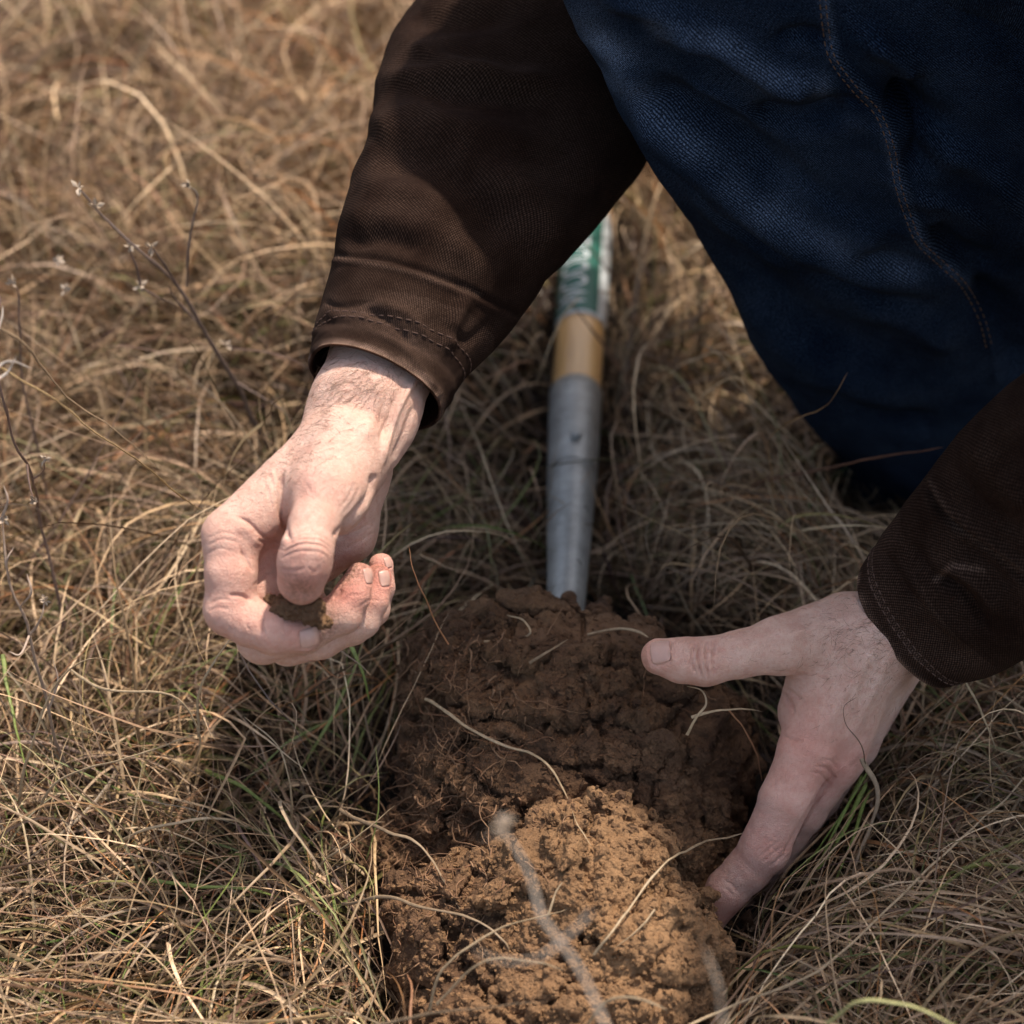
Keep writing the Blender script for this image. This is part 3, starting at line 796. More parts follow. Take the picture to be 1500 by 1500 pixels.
def build_person():
    root = empty('person', P(1300, 700, 1.36) * [1, 1, 0])
    tag(root, 'crouching person in brown canvas jacket and blue jeans crumbling soil with bare hands', 'person')
    body = build_body()
    # hidden upper body inside the clothes, so the forearms belong to somebody
    el_r, el_l = P(810, -150, 1.28), P(1840, 560, .985)
    caps = [(P(612, 400, 1.110), el_r, .028, .027), (el_r, SHO_R, .027, .045), (P(1420, 832, 1.088), el_l, .021, .027), (el_l, SHO_L, .027, .045),
            (SHO_R, SHO_L, .055, .055), (CHEST, PELV, .11, .12), (CHEST, NECK, .08, .05)]
    V, Q = coarse('b', caps, 0.009, SKIN)
    me = body.data
    n0 = len(me.vertices)
    v0 = np.empty(n0 * 3, np.float32); me.vertices.foreach_get('co', v0); v0 = v0.reshape(-1, 3)
    q0 = np.empty(len(me.polygons) * 4, np.int32); me.polygons.foreach_get('vertices', q0); q0 = q0.reshape(-1, 4)
    r0 = np.empty(n0, np.float32); me.attributes['red'].data.foreach_get('value', r0)
    d0 = np.empty(n0, np.float32); me.attributes['dirt'].data.foreach_get('value', d0)
    bpy.data.objects.remove(body); bpy.data.meshes.remove(me)
    v0, plates = make_nails(v0.astype(float), q0, [((967, 953), (-1, .06), 9.5, 11), ((1034, 1346), (-.35, 1), 10, 8.5), ((456, 935), (1, -.12), 9.5, 8.5),
                                    ((541, 843), (-.06, -1), 7.0, 5.2), ((565, 847), (-.12, -1), 7.0, 5.8), ((570, 823), (-.2, -1), 5.0, 4.6)])
    z = np.zeros(len(V))
    body = make_mesh('body', np.vstack([v0, V]), [q0, Q + n0], SKIN, None, attrs={'red': np.concatenate([r0, z]), 'dirt': np.concatenate([d0, z])})
    parent_keep(body, root)
    hairm = flat_mat('arm_hair', (0.15, 0.08, 0.045), .5)
    h = hair_on((v0, q0), 'arm_hair', [
        (535, 560, 42, 26, 420, (-.9, .8), 9), (470, 620, 22, 40, 200, (-1, .3), 8), (415, 680, 26, 24, 110, (-1, .2), 6),
        (350, 730, 25, 14, 60, (-.8, -.3), 4), (1300, 905, 34, 38, 260, (-1, .25), 8), (1255, 945, 50, 36, 240, (-1, .4), 6), (1250, 1010, 40, 40, 60, (-.6, .8), 4)], None, hairm)
    parent_keep(h, root)
    for V_, F_ in plates:
        nl = make_mesh('fingernail', V_, F_, NAIL); parent_keep(nl, root)
    # jacket
    caps = [(SHO_R, el_r, .078, .066), (SHO_L, el_l, .078, .062), (SHO_R, SHO_L, .085, .085), (CHEST, CHEST * .4 + PELV * .6, .16, .17), (CHEST, NECK, .12, .075),
            (P(790, -150, 1.27), el_r, .056, .066), (P(1700, 470, .985), el_l, .045, .055)]
    V, Q = coarse('j', caps, 0.010, CANVAS, k=0.05, namp=.008)
    jk = make_mesh('jacket', V, Q, CANVAS, None, attrs={'cuv': V, 'wear_lit': np.zeros(len(V))}); parent_keep(jk, root)
    s1 = sleeve('sleeve', RIGHT_SLEEVE, RS_STROKES, None, wearpts=[([(490, 376), (600, 398), (700, 432)], 4, .45), ([(540, 452), (600, 500)], 14, .35), ([(480, 440), (540, 470)], 10, .25), ([(600, 440), (620, 520)], 25, .25)])
    s2 = sleeve('sleeve', LEFT_SLEEVE, LS_STROKES, None, wearpts=[([(1370, 850), (1395, 828), (1440, 835)], 4, .9), ([(1360, 705), (1400, 770), (1500, 840)], 5, .35)])
    thr = flat_mat('cuff_thread', (0.085, 0.048, 0.035), .85)
    for s in (s1, s2):
        vv = np.array([v.co[:] for v in s.data.vertices])[:220 * 230]
        for row in (15, 19):
            ring = vv[row * 220:(row + 1) * 220]; nn_ = nrm(ring - ring.mean(0)); ring = ring + nn_ * .0001
            front = (nn_ @ FWD) < .1; k0 = int(np.argmax(front & ~np.roll(front, 1))); ring = np.roll(ring, -k0, 0)[:int(front.sum())]
            st = dashes('stitching', ring, thr, None, .0028, .0014, .0003); st.parent = jk
    for s in (s1, s2): parent_keep(s, jk); s.matrix_parent_inverse = jk.matrix_world.inverted() if False else s.matrix_parent_inverse
    for s in (s1, s2):
        s.parent = jk; s.matrix_parent_inverse = Matrix.Identity(4)
    # jeans
    hip = PELV + A3(-.05, -.08, .02)
    V, Q, U, (n, na), C = loft(LEG, 260, 260, 2.0)
    V = sculpt(V, Q, [(s_[0], s_[1], s_[2] * (1.9 if len(s_) < 5 else .75)) + tuple(s_[3:]) for s_ in LEG_STROKES])
    N = vnormals(V, Q); V = V + N * (0.0022 * fbm(V, 0.07, 3, seed=3) + 0.0007 * fbm(V, 0.02, 3, seed=5))[:, None]
    pp = proj(V); wear_lit = np.zeros(len(V))
    for pts, wd, a in (([(880, 60), (960, 170), (1100, 300), (1200, 355), (1330, 400)], 22, .8), ([(960, 40), (1060, 65), (1130, 115), (1200, 125)], 18, .8), ([(1210, 0), (1222, 80), (1290, 165), (1318, 270), (1350, 355), (1415, 415)], 8, .7),
                       ([(850, 20), (900, 110)], 30, .4), ([(1000, 190), (1120, 260), (1240, 330)], 40, .2), ([(1250, 180), (1300, 200)], 18, .4)):
        dd, _ = stroke_dist(pp, pts); wear_lit += a * np.exp(-(dd / wd) ** 2)  # denim fade on the fold ridges, plus lit highlights painted into the colour
    wear_lit *= np.clip(vnoise(V, 0.012, 8) * .6 + .8, 0, 1.4)
    leg = make_mesh('trouser_leg', V, Q, DENIM, None, attrs={'cuv': U, 'wear_lit': wear_lit})
    V2, Q2, U2, _, _ = loft(HEM, 60, 120, 2.0); N2 = vnormals(V2, Q2); V2 = V2 + N2 * (0.003 * fbm(V2, 0.05, 3))[:, None]
    hem = make_mesh('trouser_hem', V2, Q2, DENIM, None, attrs={'cuv': U2, 'wear_lit': np.full(len(V2), .1)})
    kn2 = P(1640, 250, 1.47)
    caps = [(P(1000, -330, 1.06), hip, .085, .11), (hip, PELV + A3(0, .08, 0), .13, .13), (PELV + A3(0, .08, 0), kn2, .11, .085), (kn2, kn2 + A3(.35, .12, -.03), .075, .055), (P(1560, 250, 1.36), P(1570, 560, 1.40), .05, .05)]
    V, Q = coarse('p', caps, 0.010, DENIM, k=0.03, namp=.008)
    jn = make_mesh('jeans', V, Q, DENIM, None, attrs={'cuv': V * [1, 1, 1], 'wear_lit': np.zeros(len(V))}); parent_keep(jn, root)
    for o in (leg, hem): o.parent = jn
    # double row of stitching on the outer seam
    from mathutils.bvhtree import BVHTree
    lm = leg.data
    bv = BVHTree.FromPolygons([v.co[:] for v in lm.vertices], [p.vertices[:] for p in lm.polygons])
    th = flat_mat('seam_thread', (0.11, 0.055, 0.025), .8)
    sp = smooth_poly([(1206, -20), (1212, 40), (1222, 85), (1255, 130), (1288, 165), (1308, 215), (1318, 270), (1334, 320), (1350, 355), (1385, 388), (1415, 418), (1440, 465), (1452, 510)], 10)
    for dx in (-7, 1.5):
        tt = np.gradient(sp, axis=0); nn_ = np.stack([-tt[:, 1], tt[:, 0]], 1); nn_ /= np.linalg.norm(nn_, axis=1)[:, None]
        pts = []
        for q in sp - nn_ * dx:
            d = nrm(P(q[0], q[1], 1.0) - CAM); hh = bv.ray_cast(Vector(CAM.tolist()), Vector(d.tolist()), 3.0)
            if hh[0] is not None: pts.append(np.array(hh[0]) - d * .0002)
        st = dashes('stitching', np.array(pts), th, None, .0026, .0016, .00028); st.parent = jn
    # boot half hidden in the grass
    bootm = flat_mat('boot_leather', (0.035, 0.02, 0.012), .6, .3, nscale=80, col2=(0.06, 0.035, 0.02), bs=.3)
    a, b_, c_ = P(1330, 700, 1.40), P(1320, 790, 1.385), P(1150, 850, 1.33)
    a = A3(.26, .12, .12); b_ = A3(.26, .12, .04); c_ = A3(.24, .20, .03)
    V, Q = coarse('b', [(a, b_, .038, .04), (b_, c_, .036, .032)], 0.005, bootm, k=.02, namp=.001, nscale=.03)
    bt = make_mesh('boot', V, Q, bootm); parent_keep(bt, root)
    return root
build_person()

# ------------------------------------------------------------------ soil
def soil_material(name, dark, mid, light):
    m, nt, b = new_mat(name)
    t = attr(nt, 'tan').outputs['Fac']; sm = attr(nt, 'flat').outputs['Fac']
    n1 = noise(nt, 22, 6, 0.62); n2 = noise(nt, 230, 5, 0.7); n3 = noise(nt, 70, 4, .6)
    c = mix(nt, ramp(nt, [(0.36, (0, 0, 0)), (0.62, (1, 1, 1))], n1).outputs[0], dark, mid)
    tf = math_n(nt, 'ADD', t, math_n(nt, 'MULTIPLY', math_n(nt, 'SUBTRACT', n3, 0.5), 1.1)); tf.node.use_clamp = True
    c = mix(nt, tf, c, light)
    c = mix(nt, math_n(nt, 'MULTIPLY', ramp(nt, [(0.3, (1, 1, 1)), (0.5, (0, 0, 0))], n2).outputs[0], 0.4), c, mix(nt, 0.5, dark, (0.02, 0.01, 0.006)))
    c = mix(nt, math_n(nt, 'MULTIPLY', ramp(nt, [(0.62, (0, 0, 0)), (0.72, (1, 1, 1))], n2).outputs[0], 0.35), c, mix(nt, 0.5, light, (0.4, 0.24, 0.12)))
    nt.links.new(c, b.inputs['Base Color'])
    b.inputs['Roughness'].default_value = 0.92; b.inputs['Specular IOR Level'].default_value = 0.2
    f = math_n(nt, 'SUBTRACT', 1.15, sm)
    h = bump(nt, noise(nt, 480, 6, 0.75), 0.9, 0.0016)
    g = math_n(nt, 'SUBTRACT', 1.0, voro(nt, 620)); h = bump(nt, math_n(nt, 'MULTIPLY', g, f), 0.7, 0.0012, h)
    h = bump(nt, math_n(nt, 'MULTIPLY', noise(nt, 150, 5, .7), f), 0.6, 0.004, h)
    nt.links.new(h, b.inputs['Normal'])
    return m
SOIL = soil_material('moist_soil', (0.066, 0.034, 0.019), (0.170, 0.092, 0.050), (0.31, 0.172, 0.084))

CLOD_TOP = [((735, 1018, 1.168), (870, 1008, 1.168), 38), ((708, 1040, 1.170), (705, 1130, 1.165), 33), ((835, 1085, 1.165), (840, 1140, 1.155), 54), ((950, 1055, 1.170), (975, 1115, 1.165), 33),
            ((1000, 1115, 1.175), (985, 1210, 1.160), 29), ((720, 1160, 1.160), (800, 1220, 1.140), 42), ((900, 1180, 1.150), (940, 1240, 1.145), 40), ((690, 1120, 1.19), (625, 1270, 1.16), 25), ((930, 995, 1.18), (990, 1045, 1.18), 22),
            ((640, 1180, 1.19), (600, 1290, 1.165), 17), ((1005, 1240, 1.165), (995, 1290, 1.15), 21), ((780, 1095, 1.215), (900, 1250, 1.19), 48), ((690, 985, 1.19), (760, 960, 1.19), 20), ((840, 950, 1.19), (900, 955, 1.19), 19)]
CLOD_LOW = [((700, 1362, 1.105), (850, 1330, 1.085), 36), ((880, 1325, 1.083), (935, 1400, 1.072), 38), ((730, 1430, 1.092), (860, 1450, 1.062), 41), ((690, 1350, 1.115), (665, 1480, 1.10), 25), ((930, 1440, 1.078), (895, 1560, 1.05), 34), ((740, 1530, 1.06), (850, 1560, 1.045), 34),
            ((795, 1280, 1.085), (835, 1300, 1.08), 13), ((880, 1275, 1.076), (930, 1290, 1.078), 15), ((970, 1360, 1.10), (985, 1400, 1.095), 15)]
SMOOTH_TOP = [([(770, 925), (860, 925), (930, 930)], 26, 1), ([(955, 995), (1010, 1020), (1050, 1050)], 26, 1), ([(780, 960), (760, 1000)], 22, .7), ([(800, 1160), (830, 1180)], 34, .9), ([(900, 1190), (890, 1220)], 30, .8), ([(960, 1060), (1020, 1100)], 22, .5)]
SMOOTH_LOW = [([(980, 1370), (1000, 1430), (960, 1490)], 26, .6)]
CRACKS_TOP = [([(895, 955), (888, 985), (893, 1005)], 5, -9), ([(925, 1130), (930, 1160), (920, 1180)], 4, -9), ([(930, 1180), (905, 1215), (880, 1240)], 2.5, -4), ([(700, 905), (722, 915)], 8, -12),
              ([(925, 1205), (955, 1215)], 10, -15), ([(760, 1085), (700, 1080), (660, 1100)], 8, -8), ([(1000, 1070), (1010, 1110), (990, 1150)], 3, -4), ([(845, 1125), (870, 1150), (900, 1160)], 5, -6),
              ([(680, 1200), (720, 1225), (790, 1240)], 10, -11), ([(790, 1110), (830, 1125), (880, 1120)], 5, -5), ([(640, 1130), (660, 1180), (640, 1230)], 9, -9), ([(870, 1010), (860, 1040), (880, 1070)], 5, -5),
              ([(800, 945), (840, 960), (905, 950)], 14, 5), ([(700, 950), (760, 960)], 13, 5), ([(660, 1000), (700, 1030)], 14, 6), ([(740, 1040), (860, 1050)], 12, 4), ([(900, 1040), (980, 1090)], 14, 4), ([(800, 1140), (850, 1200)], 22, 5), ([(895, 1170), (880, 1230)], 18, 6), ([(975, 1180), (1000, 1240)], 14, 5)]
CRACKS_LOW = [([(830, 1275), (840, 1240)], 10, 8), ([(640, 1330), (665, 1370)], 10, -9), ([(740, 1300), (700, 1330)], 7, 6), ([(760, 1310), (790, 1320)], 8, -9), ([(660, 1400), (690, 1430)], 12, -9), ([(860, 1380), (900, 1400)], 10, -4), ([(700, 1450), (760, 1480)], 12, -8)]

def clod(name, caps, vox, smooth, cracks, seed, tanf):
    lo, hi = bounds([p for c in caps for p in c[:2]], 0.085)
    g = Grid(lo, hi, vox); F = g.field(0.04)
    for c in caps: g.cap(F, P(*c[0]), P(*c[1]), c[2] * 1e-3, k=0.014, far=0.03)
    band = np.abs(F) < 0.016
    ii = np.argwhere(band); p = g.lo + ii * vox
    f1, f2 = worley(p + 0.012 * np.stack([vnoise(p, .03, 1), vnoise(p, .03, 2), vnoise(p, .03, 3)], 1), 0.034, seed)
    n = 0.0060 * vnoise(p, 0.045, seed) + 0.0050 * vnoise(p, 0.019, seed + 2) + 0.0036 * vnoise(p, 0.0095, seed + 4) + 0.0022 * vnoise(p, 0.005, seed + 6)
    F[band] += n + 0.0060 * np.exp(-((f2 - f1) / 0.07) ** 2) - 0.002
    V, Q = g.mesh(F, 1)
    # drop stray islands by keeping the biggest: label through union of quads
    V = sculpt(V, Q, [(a, b, c, None, 1) for a, b, c in cracks])
    N = vnormals(V, Q)
    pp = proj(V); face = np.clip(-(N @ FWD) * 3, 0, 1)
    sm = np.zeros(len(V))
    for pts, wd, a in smooth:
        dd, _ = stroke_dist(pp, pts); sm = np.maximum(sm, a * np.clip(1.6 - dd / wd * 1.1 + .5 * vnoise(V, .012, 9), 0, 1) * face)
    sm = np.clip(sm, 0, 1)
    rough = 1 - .9 * sm
    a1, _ = worley(V, 0.0075, seed + 1); a2, _ = worley(V, 0.0038, seed + 2)
    patch = np.clip(0.6 + .8 * vnoise(V, 0.03, seed + 11)  , .45, 1.3)
    rdg = np.abs(vnoise(V, .008, seed + 21)) + .6 * np.abs(vnoise(V, .0038, seed + 22)) + .4 * np.abs(vnoise(V, .002, seed + 23)) - .4
    d = (-(a1 - .45) * 0.0022 - (a2 - .45) * 0.0012 + rdg * .0052) * patch + (0.0009 * vnoise(V, 0.0023, seed + 3) + .0006 * vnoise(V, .0012, seed + 6)) * np.clip(.8 + .8 * vnoise(V, .02, 17), .2, 1.4)
    V = V + N * (d * rough)[:, None]
    return V, Q, sm, tanf(V, pp)

CV = 0.0011
def build_clods():
    out = []
    V, Q, sm, tn = clod('c', CLOD_TOP, CV, SMOOTH_TOP, CRACKS_TOP, 3, lambda V, pp: np.clip(.06 + .5 * np.clip((pp[:, 1] - 1130) / 160, 0, 1) * np.clip((pp[:, 0] - 740) / 80, 0, 1) + .25 * vnoise(V, .03, 4), 0, .7))
    a = make_mesh('soil_clod', V, Q, SOIL, attrs={'flat': sm, 'tan': tn})
    tag(a, 'large dark brown soil clod threaded with roots between the two hands', 'soil clod', 'clods of dug soil')
    out.append((a, V, Q))
    V, Q, sm, tn = clod('c', CLOD_LOW, CV, SMOOTH_LOW, CRACKS_LOW, 8, lambda V, pp: np.clip(.12 + .85 * np.clip((pp[:, 0] - 660) / 220, 0, 1) + .45 * vnoise(V, .03, 14), 0, 1))
    b = make_mesh('soil_clod', V, Q, SOIL, attrs={'flat': sm, 'tan': tn})
    tag(b, 'lighter tan crumbly soil clod in front of the dark one, lowest in the photo', 'soil clod', 'clods of dug soil')
    out.append((b, V, Q))
    # small clod behind the index fingertip and crumbs between the fingers of the other hand
    for nm, caps, lab, seed, t in (
        ('soil_clod', [((1095, 1310, 1.185), (1075, 1335, 1.175), 14), ((1110, 1325, 1.19), (1095, 1345, 1.18), 11)], 'small brown soil lump in the shade just under the lower index finger', 21, .5),
        ('soil_crumb', [((394, 884, 1.030), (408, 890, 1.026), 3.4), ((412, 892, 1.022), (440, 894, 1.018), 4.2), ((440, 892, 1.018), (460, 891, 1.018), 4.0), ((420, 886, 1.030), (452, 884, 1.028), 5.0), ((425, 902, 1.030), (455, 902, 1.028), 6.0), ((448, 905, 1.017), (462, 903, 1.017), 2.6)],
         'pinch of moist brown soil held between thumb and curled index finger', 31, .0),
        ('soil_crumb', [((463, 908, 1.026), (470, 912, 1.025), 2.3), ((474, 915, 1.025), (480, 913, 1.025), 2.3)], 'tiny brown soil crumb hanging at the tip of the curled index finger', 41, .3)):
        lo, hi = bounds([p for c in caps for p in c[:2]], 0.03)
        big = 'clod' in nm; vx = 0.0013 if big else 0.0005
        g = Grid(lo, hi, vx); F = g.field(0.02)
        for c in caps: g.cap(F, P(*c[0]), P(*c[1]), c[2] * 1e-3, k=0.004 if big else .001, far=.015)
        V, Q = g.mesh(F, 1); N = vnormals(V, Q); s = 1 if big else .38
        a1, _ = worley(V, 0.007 * s, seed); a2, _ = worley(V, .0032 * s, seed + 1)
        V = V + N * ((-(a1 - .5) * .004 - (a2 - .5) * .0025) * s * 1.5 + .003 * s * vnoise(V, .012 * s, seed))[:, None]
        o = make_mesh(nm, V, Q, SOIL, attrs={'flat': np.zeros(len(V)), 'tan': np.full(len(V), t)})
        tag(o, lab, 'soil clod' if big else 'soil crumb', 'clods of dug soil' if big else 'soil crumbs in the upper hand')
    return out

def tubes(paths, radii, sides=5, cols=None):
    """join many tubes: paths list of (n,3), radii list of arrays"""
    Vs, Fs, cs = [], [], []; off = 0
    an = np.arange(sides) * 2 * np.pi / sides
    for i, (p, r) in enumerate(zip(paths, radii)):
        p = np.asarray(p, float); n = len(p); r = np.broadcast_to(r, (n,))
        t = nrm(np.gradient(p, axis=0)); a = nrm(np.cross(t, np.array([.3, .5, .81]))); b = np.cross(t, a)
        V = p[:, None] + (a[:, None] * np.cos(an)[None, :, None] + b[:, None] * np.sin(an)[None, :, None]) * r[:, None, None]
        idx = np.arange(n * sides).reshape(n, sides) + off
        Fs.append(np.stack([idx[:-1], np.roll(idx[:-1], -1, 1), np.roll(idx[1:], -1, 1), idx[1:]], -1).reshape(-1, 4))
        Vs.append(V.reshape(-1, 3)); off += n * sides
        if cols is not None: cs.append(np.tile(cols[i], (n * sides, 1)))
    return np.concatenate(Vs), np.concatenate(Fs), (np.concatenate(cs) if cols is not None else None)

def colour_material(name, rough=0.6, transl=0.0, nscale=500, bumps=0.3, spec=.35):
    m, nt, b = new_mat(name)
    c = attr(nt, 'col').outputs['Vector']
    n = noise(nt, nscale, 3, .6)
    v = ramp(nt, [(0.3, (0.7, 0.68, 0.66)), (0.7, (1.12, 1.12, 1.12))], n).outputs[0]
    c = mix(nt, 1.0, c, v, 'MULTIPLY')
    nt.links.new(c, b.inputs['Base Color'])
    b.inputs['Roughness'].default_value = rough; b.inputs['Specular IOR Level'].default_value = spec
    if bumps: nt.links.new(bump(nt, n, bumps, .0003), b.inputs['Normal'])
    if transl:
        tr = nt.nodes.new('ShaderNodeBsdfTranslucent'); nt.links.new(c, tr.inputs[0])
        mx = nt.nodes.new('ShaderNodeMixShader'); mx.inputs[0].default_value = transl
        out = [x for x in nt.nodes if x.type == 'OUTPUT_MATERIAL'][0]
        nt.links.new(b.outputs[0], mx.inputs[1]); nt.links.new(tr.outputs[0], mx.inputs[2]); nt.links.new(mx.outputs[0], out.inputs[0])
    return m
ROOT = colour_material('root', .85, bumps=.6)
STRAW = colour_material('straw', .55, .15, 400, .3)
GRASS = colour_material('dry_grass', .5, .05, 300, 0)

from mathutils.bvhtree import BVHTree
def make_bvh(lst):
    Vs, Qs = [], []; off = 0
    for V, Q in lst: Vs.append(V); Qs.append(Q + off); off += len(V)
    V = np.concatenate(Vs); Q = np.concatenate(Qs)
    return BVHTree.FromPolygons(V.tolist(), Q.tolist())
def hit(bvh, px, py, default=None):
    d = nrm(P(px, py, 1.0) - CAM); h = bvh.ray_cast(Vector(CAM.tolist()), Vector(d.tolist()), 5.0)
    if h[0] is None: return None if default is None else P(px, py, default)
    return np.array(h[0])

def build_roots(bv, root_parent):
    paths, rad, cols = [], [], []
    def walk(px, py, dx, dy, L, r0, lift, wig):
        pts = []; lastD = None
        for i in range(L):
            h = hit(bv, px, py)
            D = proj(h[None])[0, 2] if h is not None else (lastD + .004 if lastD else None)
            if D is None: return
            if lastD: D = lastD + np.clip(D - lastD, -.004, .006)
            lastD = D
            pts.append(P(px, py, D - lift * (1 + .8 * math.sin(i * .5 + px))))
            a = rng.normal() * wig; c, s = math.cos(a), math.sin(a); dx, dy = dx * c - dy * s, dx * s + dy * c
            px += dx * 7; py += dy * 7
        if len(pts) < 3: return
        p = smooth_poly(np.array(pts), 2)
        paths.append(p); rad.append(np.linspace(r0, r0 * .35, len(p)))
        k = rng.random(); cols.append(np.array([.17, .078, .038]) * (1 - k) + np.array([.27, .155, .085]) * k)
    for _ in range(130):
        walk(rng.uniform(560, 760), rng.uniform(920, 1300), rng.normal() * .5 - .2, rng.normal() * .5 + .6, int(rng.integers(6, 26)), rng.uniform(.00016, .0006), .0013, .35)
    for _ in range(45):
        walk(rng.uniform(620, 1060), rng.uniform(900, 1450), rng.normal(), rng.normal(), int(rng.integers(4, 14)), rng.uniform(.00012, .0004), .0008, .45)
    for _ in range(150):
        walk(rng.uniform(545, 680), rng.uniform(950, 1420), -abs(rng.normal()) * .8, rng.normal() * .7, int(rng.integers(5, 14)), rng.uniform(.00014, .00035), .003, .45)
    V, F, C = tubes(paths, rad, 5, cols)
    V = V + vnoise(V, .002, 3)[:, None] * .0003
    o = make_mesh('fine_root', V, F, ROOT, root_parent, attrs={'col': C}); o['kind'] = 'stuff'

def crumbs(bv):
    """loose crumbs of soil lying on and around the clods"""
    Vs, Qs, tn = [], [], []; off = 0
    t = (1 + 5 ** .5) / 2
    ico = nrm(np.array([(-1, t, 0), (1, t, 0), (-1, -t, 0), (1, -t, 0), (0, -1, t), (0, 1, t), (0, -1, -t), (0, 1, -t), (t, 0, -1), (t, 0, 1), (-t, 0, -1), (-t, 0, 1)]))
    tri = np.array([(0, 11, 5), (0, 5, 1), (0, 1, 7), (0, 7, 10), (0, 10, 11), (1, 5, 9), (5, 11, 4), (11, 10, 2), (10, 7, 6), (7, 1, 8), (3, 9, 4), (3, 4, 2), (3, 2, 6), (3, 6, 8), (3, 8, 9), (4, 9, 5), (2, 4, 11), (6, 2, 10), (8, 6, 7), (9, 8, 1)])
    for i in range(6500):
        if i < 6000:
            px, py = rng.uniform(560, 1080), rng.uniform(900, 1520)
            h = hit(bv, px, py)
            if h is None: continue
            c = h; r = abs(rng.normal()) * .0007 + .00035; tt = np.clip((py - 1180) / 100, .1, .8)
        else:
            a = rng.uniform(0, 6.28); q = rng.uniform(.8, 1.5)
            base = P(830, 1200, 1.22); c = np.array([base[0] + math.cos(a) * .11 * q, base[1] + math.sin(a) * .17 * q, 0.004 + rng.random() * .006]); r = abs(rng.normal()) * .0018 + .0008; tt = rng.uniform(.0, .2)
        v = ico * (1 + .35 * rng.normal(size=(12, 1))) * r * rng.uniform(.7, 1.2, 3) + c
        Vs.append(v); Qs.append(tri + off); off += 12; tn.append(np.full(12, tt))
    o = make_mesh('loose_soil', np.concatenate(Vs), np.concatenate(Qs), SOIL, smooth=False, attrs={'tan': np.concatenate(tn), 'flat': np.zeros(off)})
    tag(o, 'scattered loose soil crumbs lying on and around the clods', 'loose soil', kind='stuff')

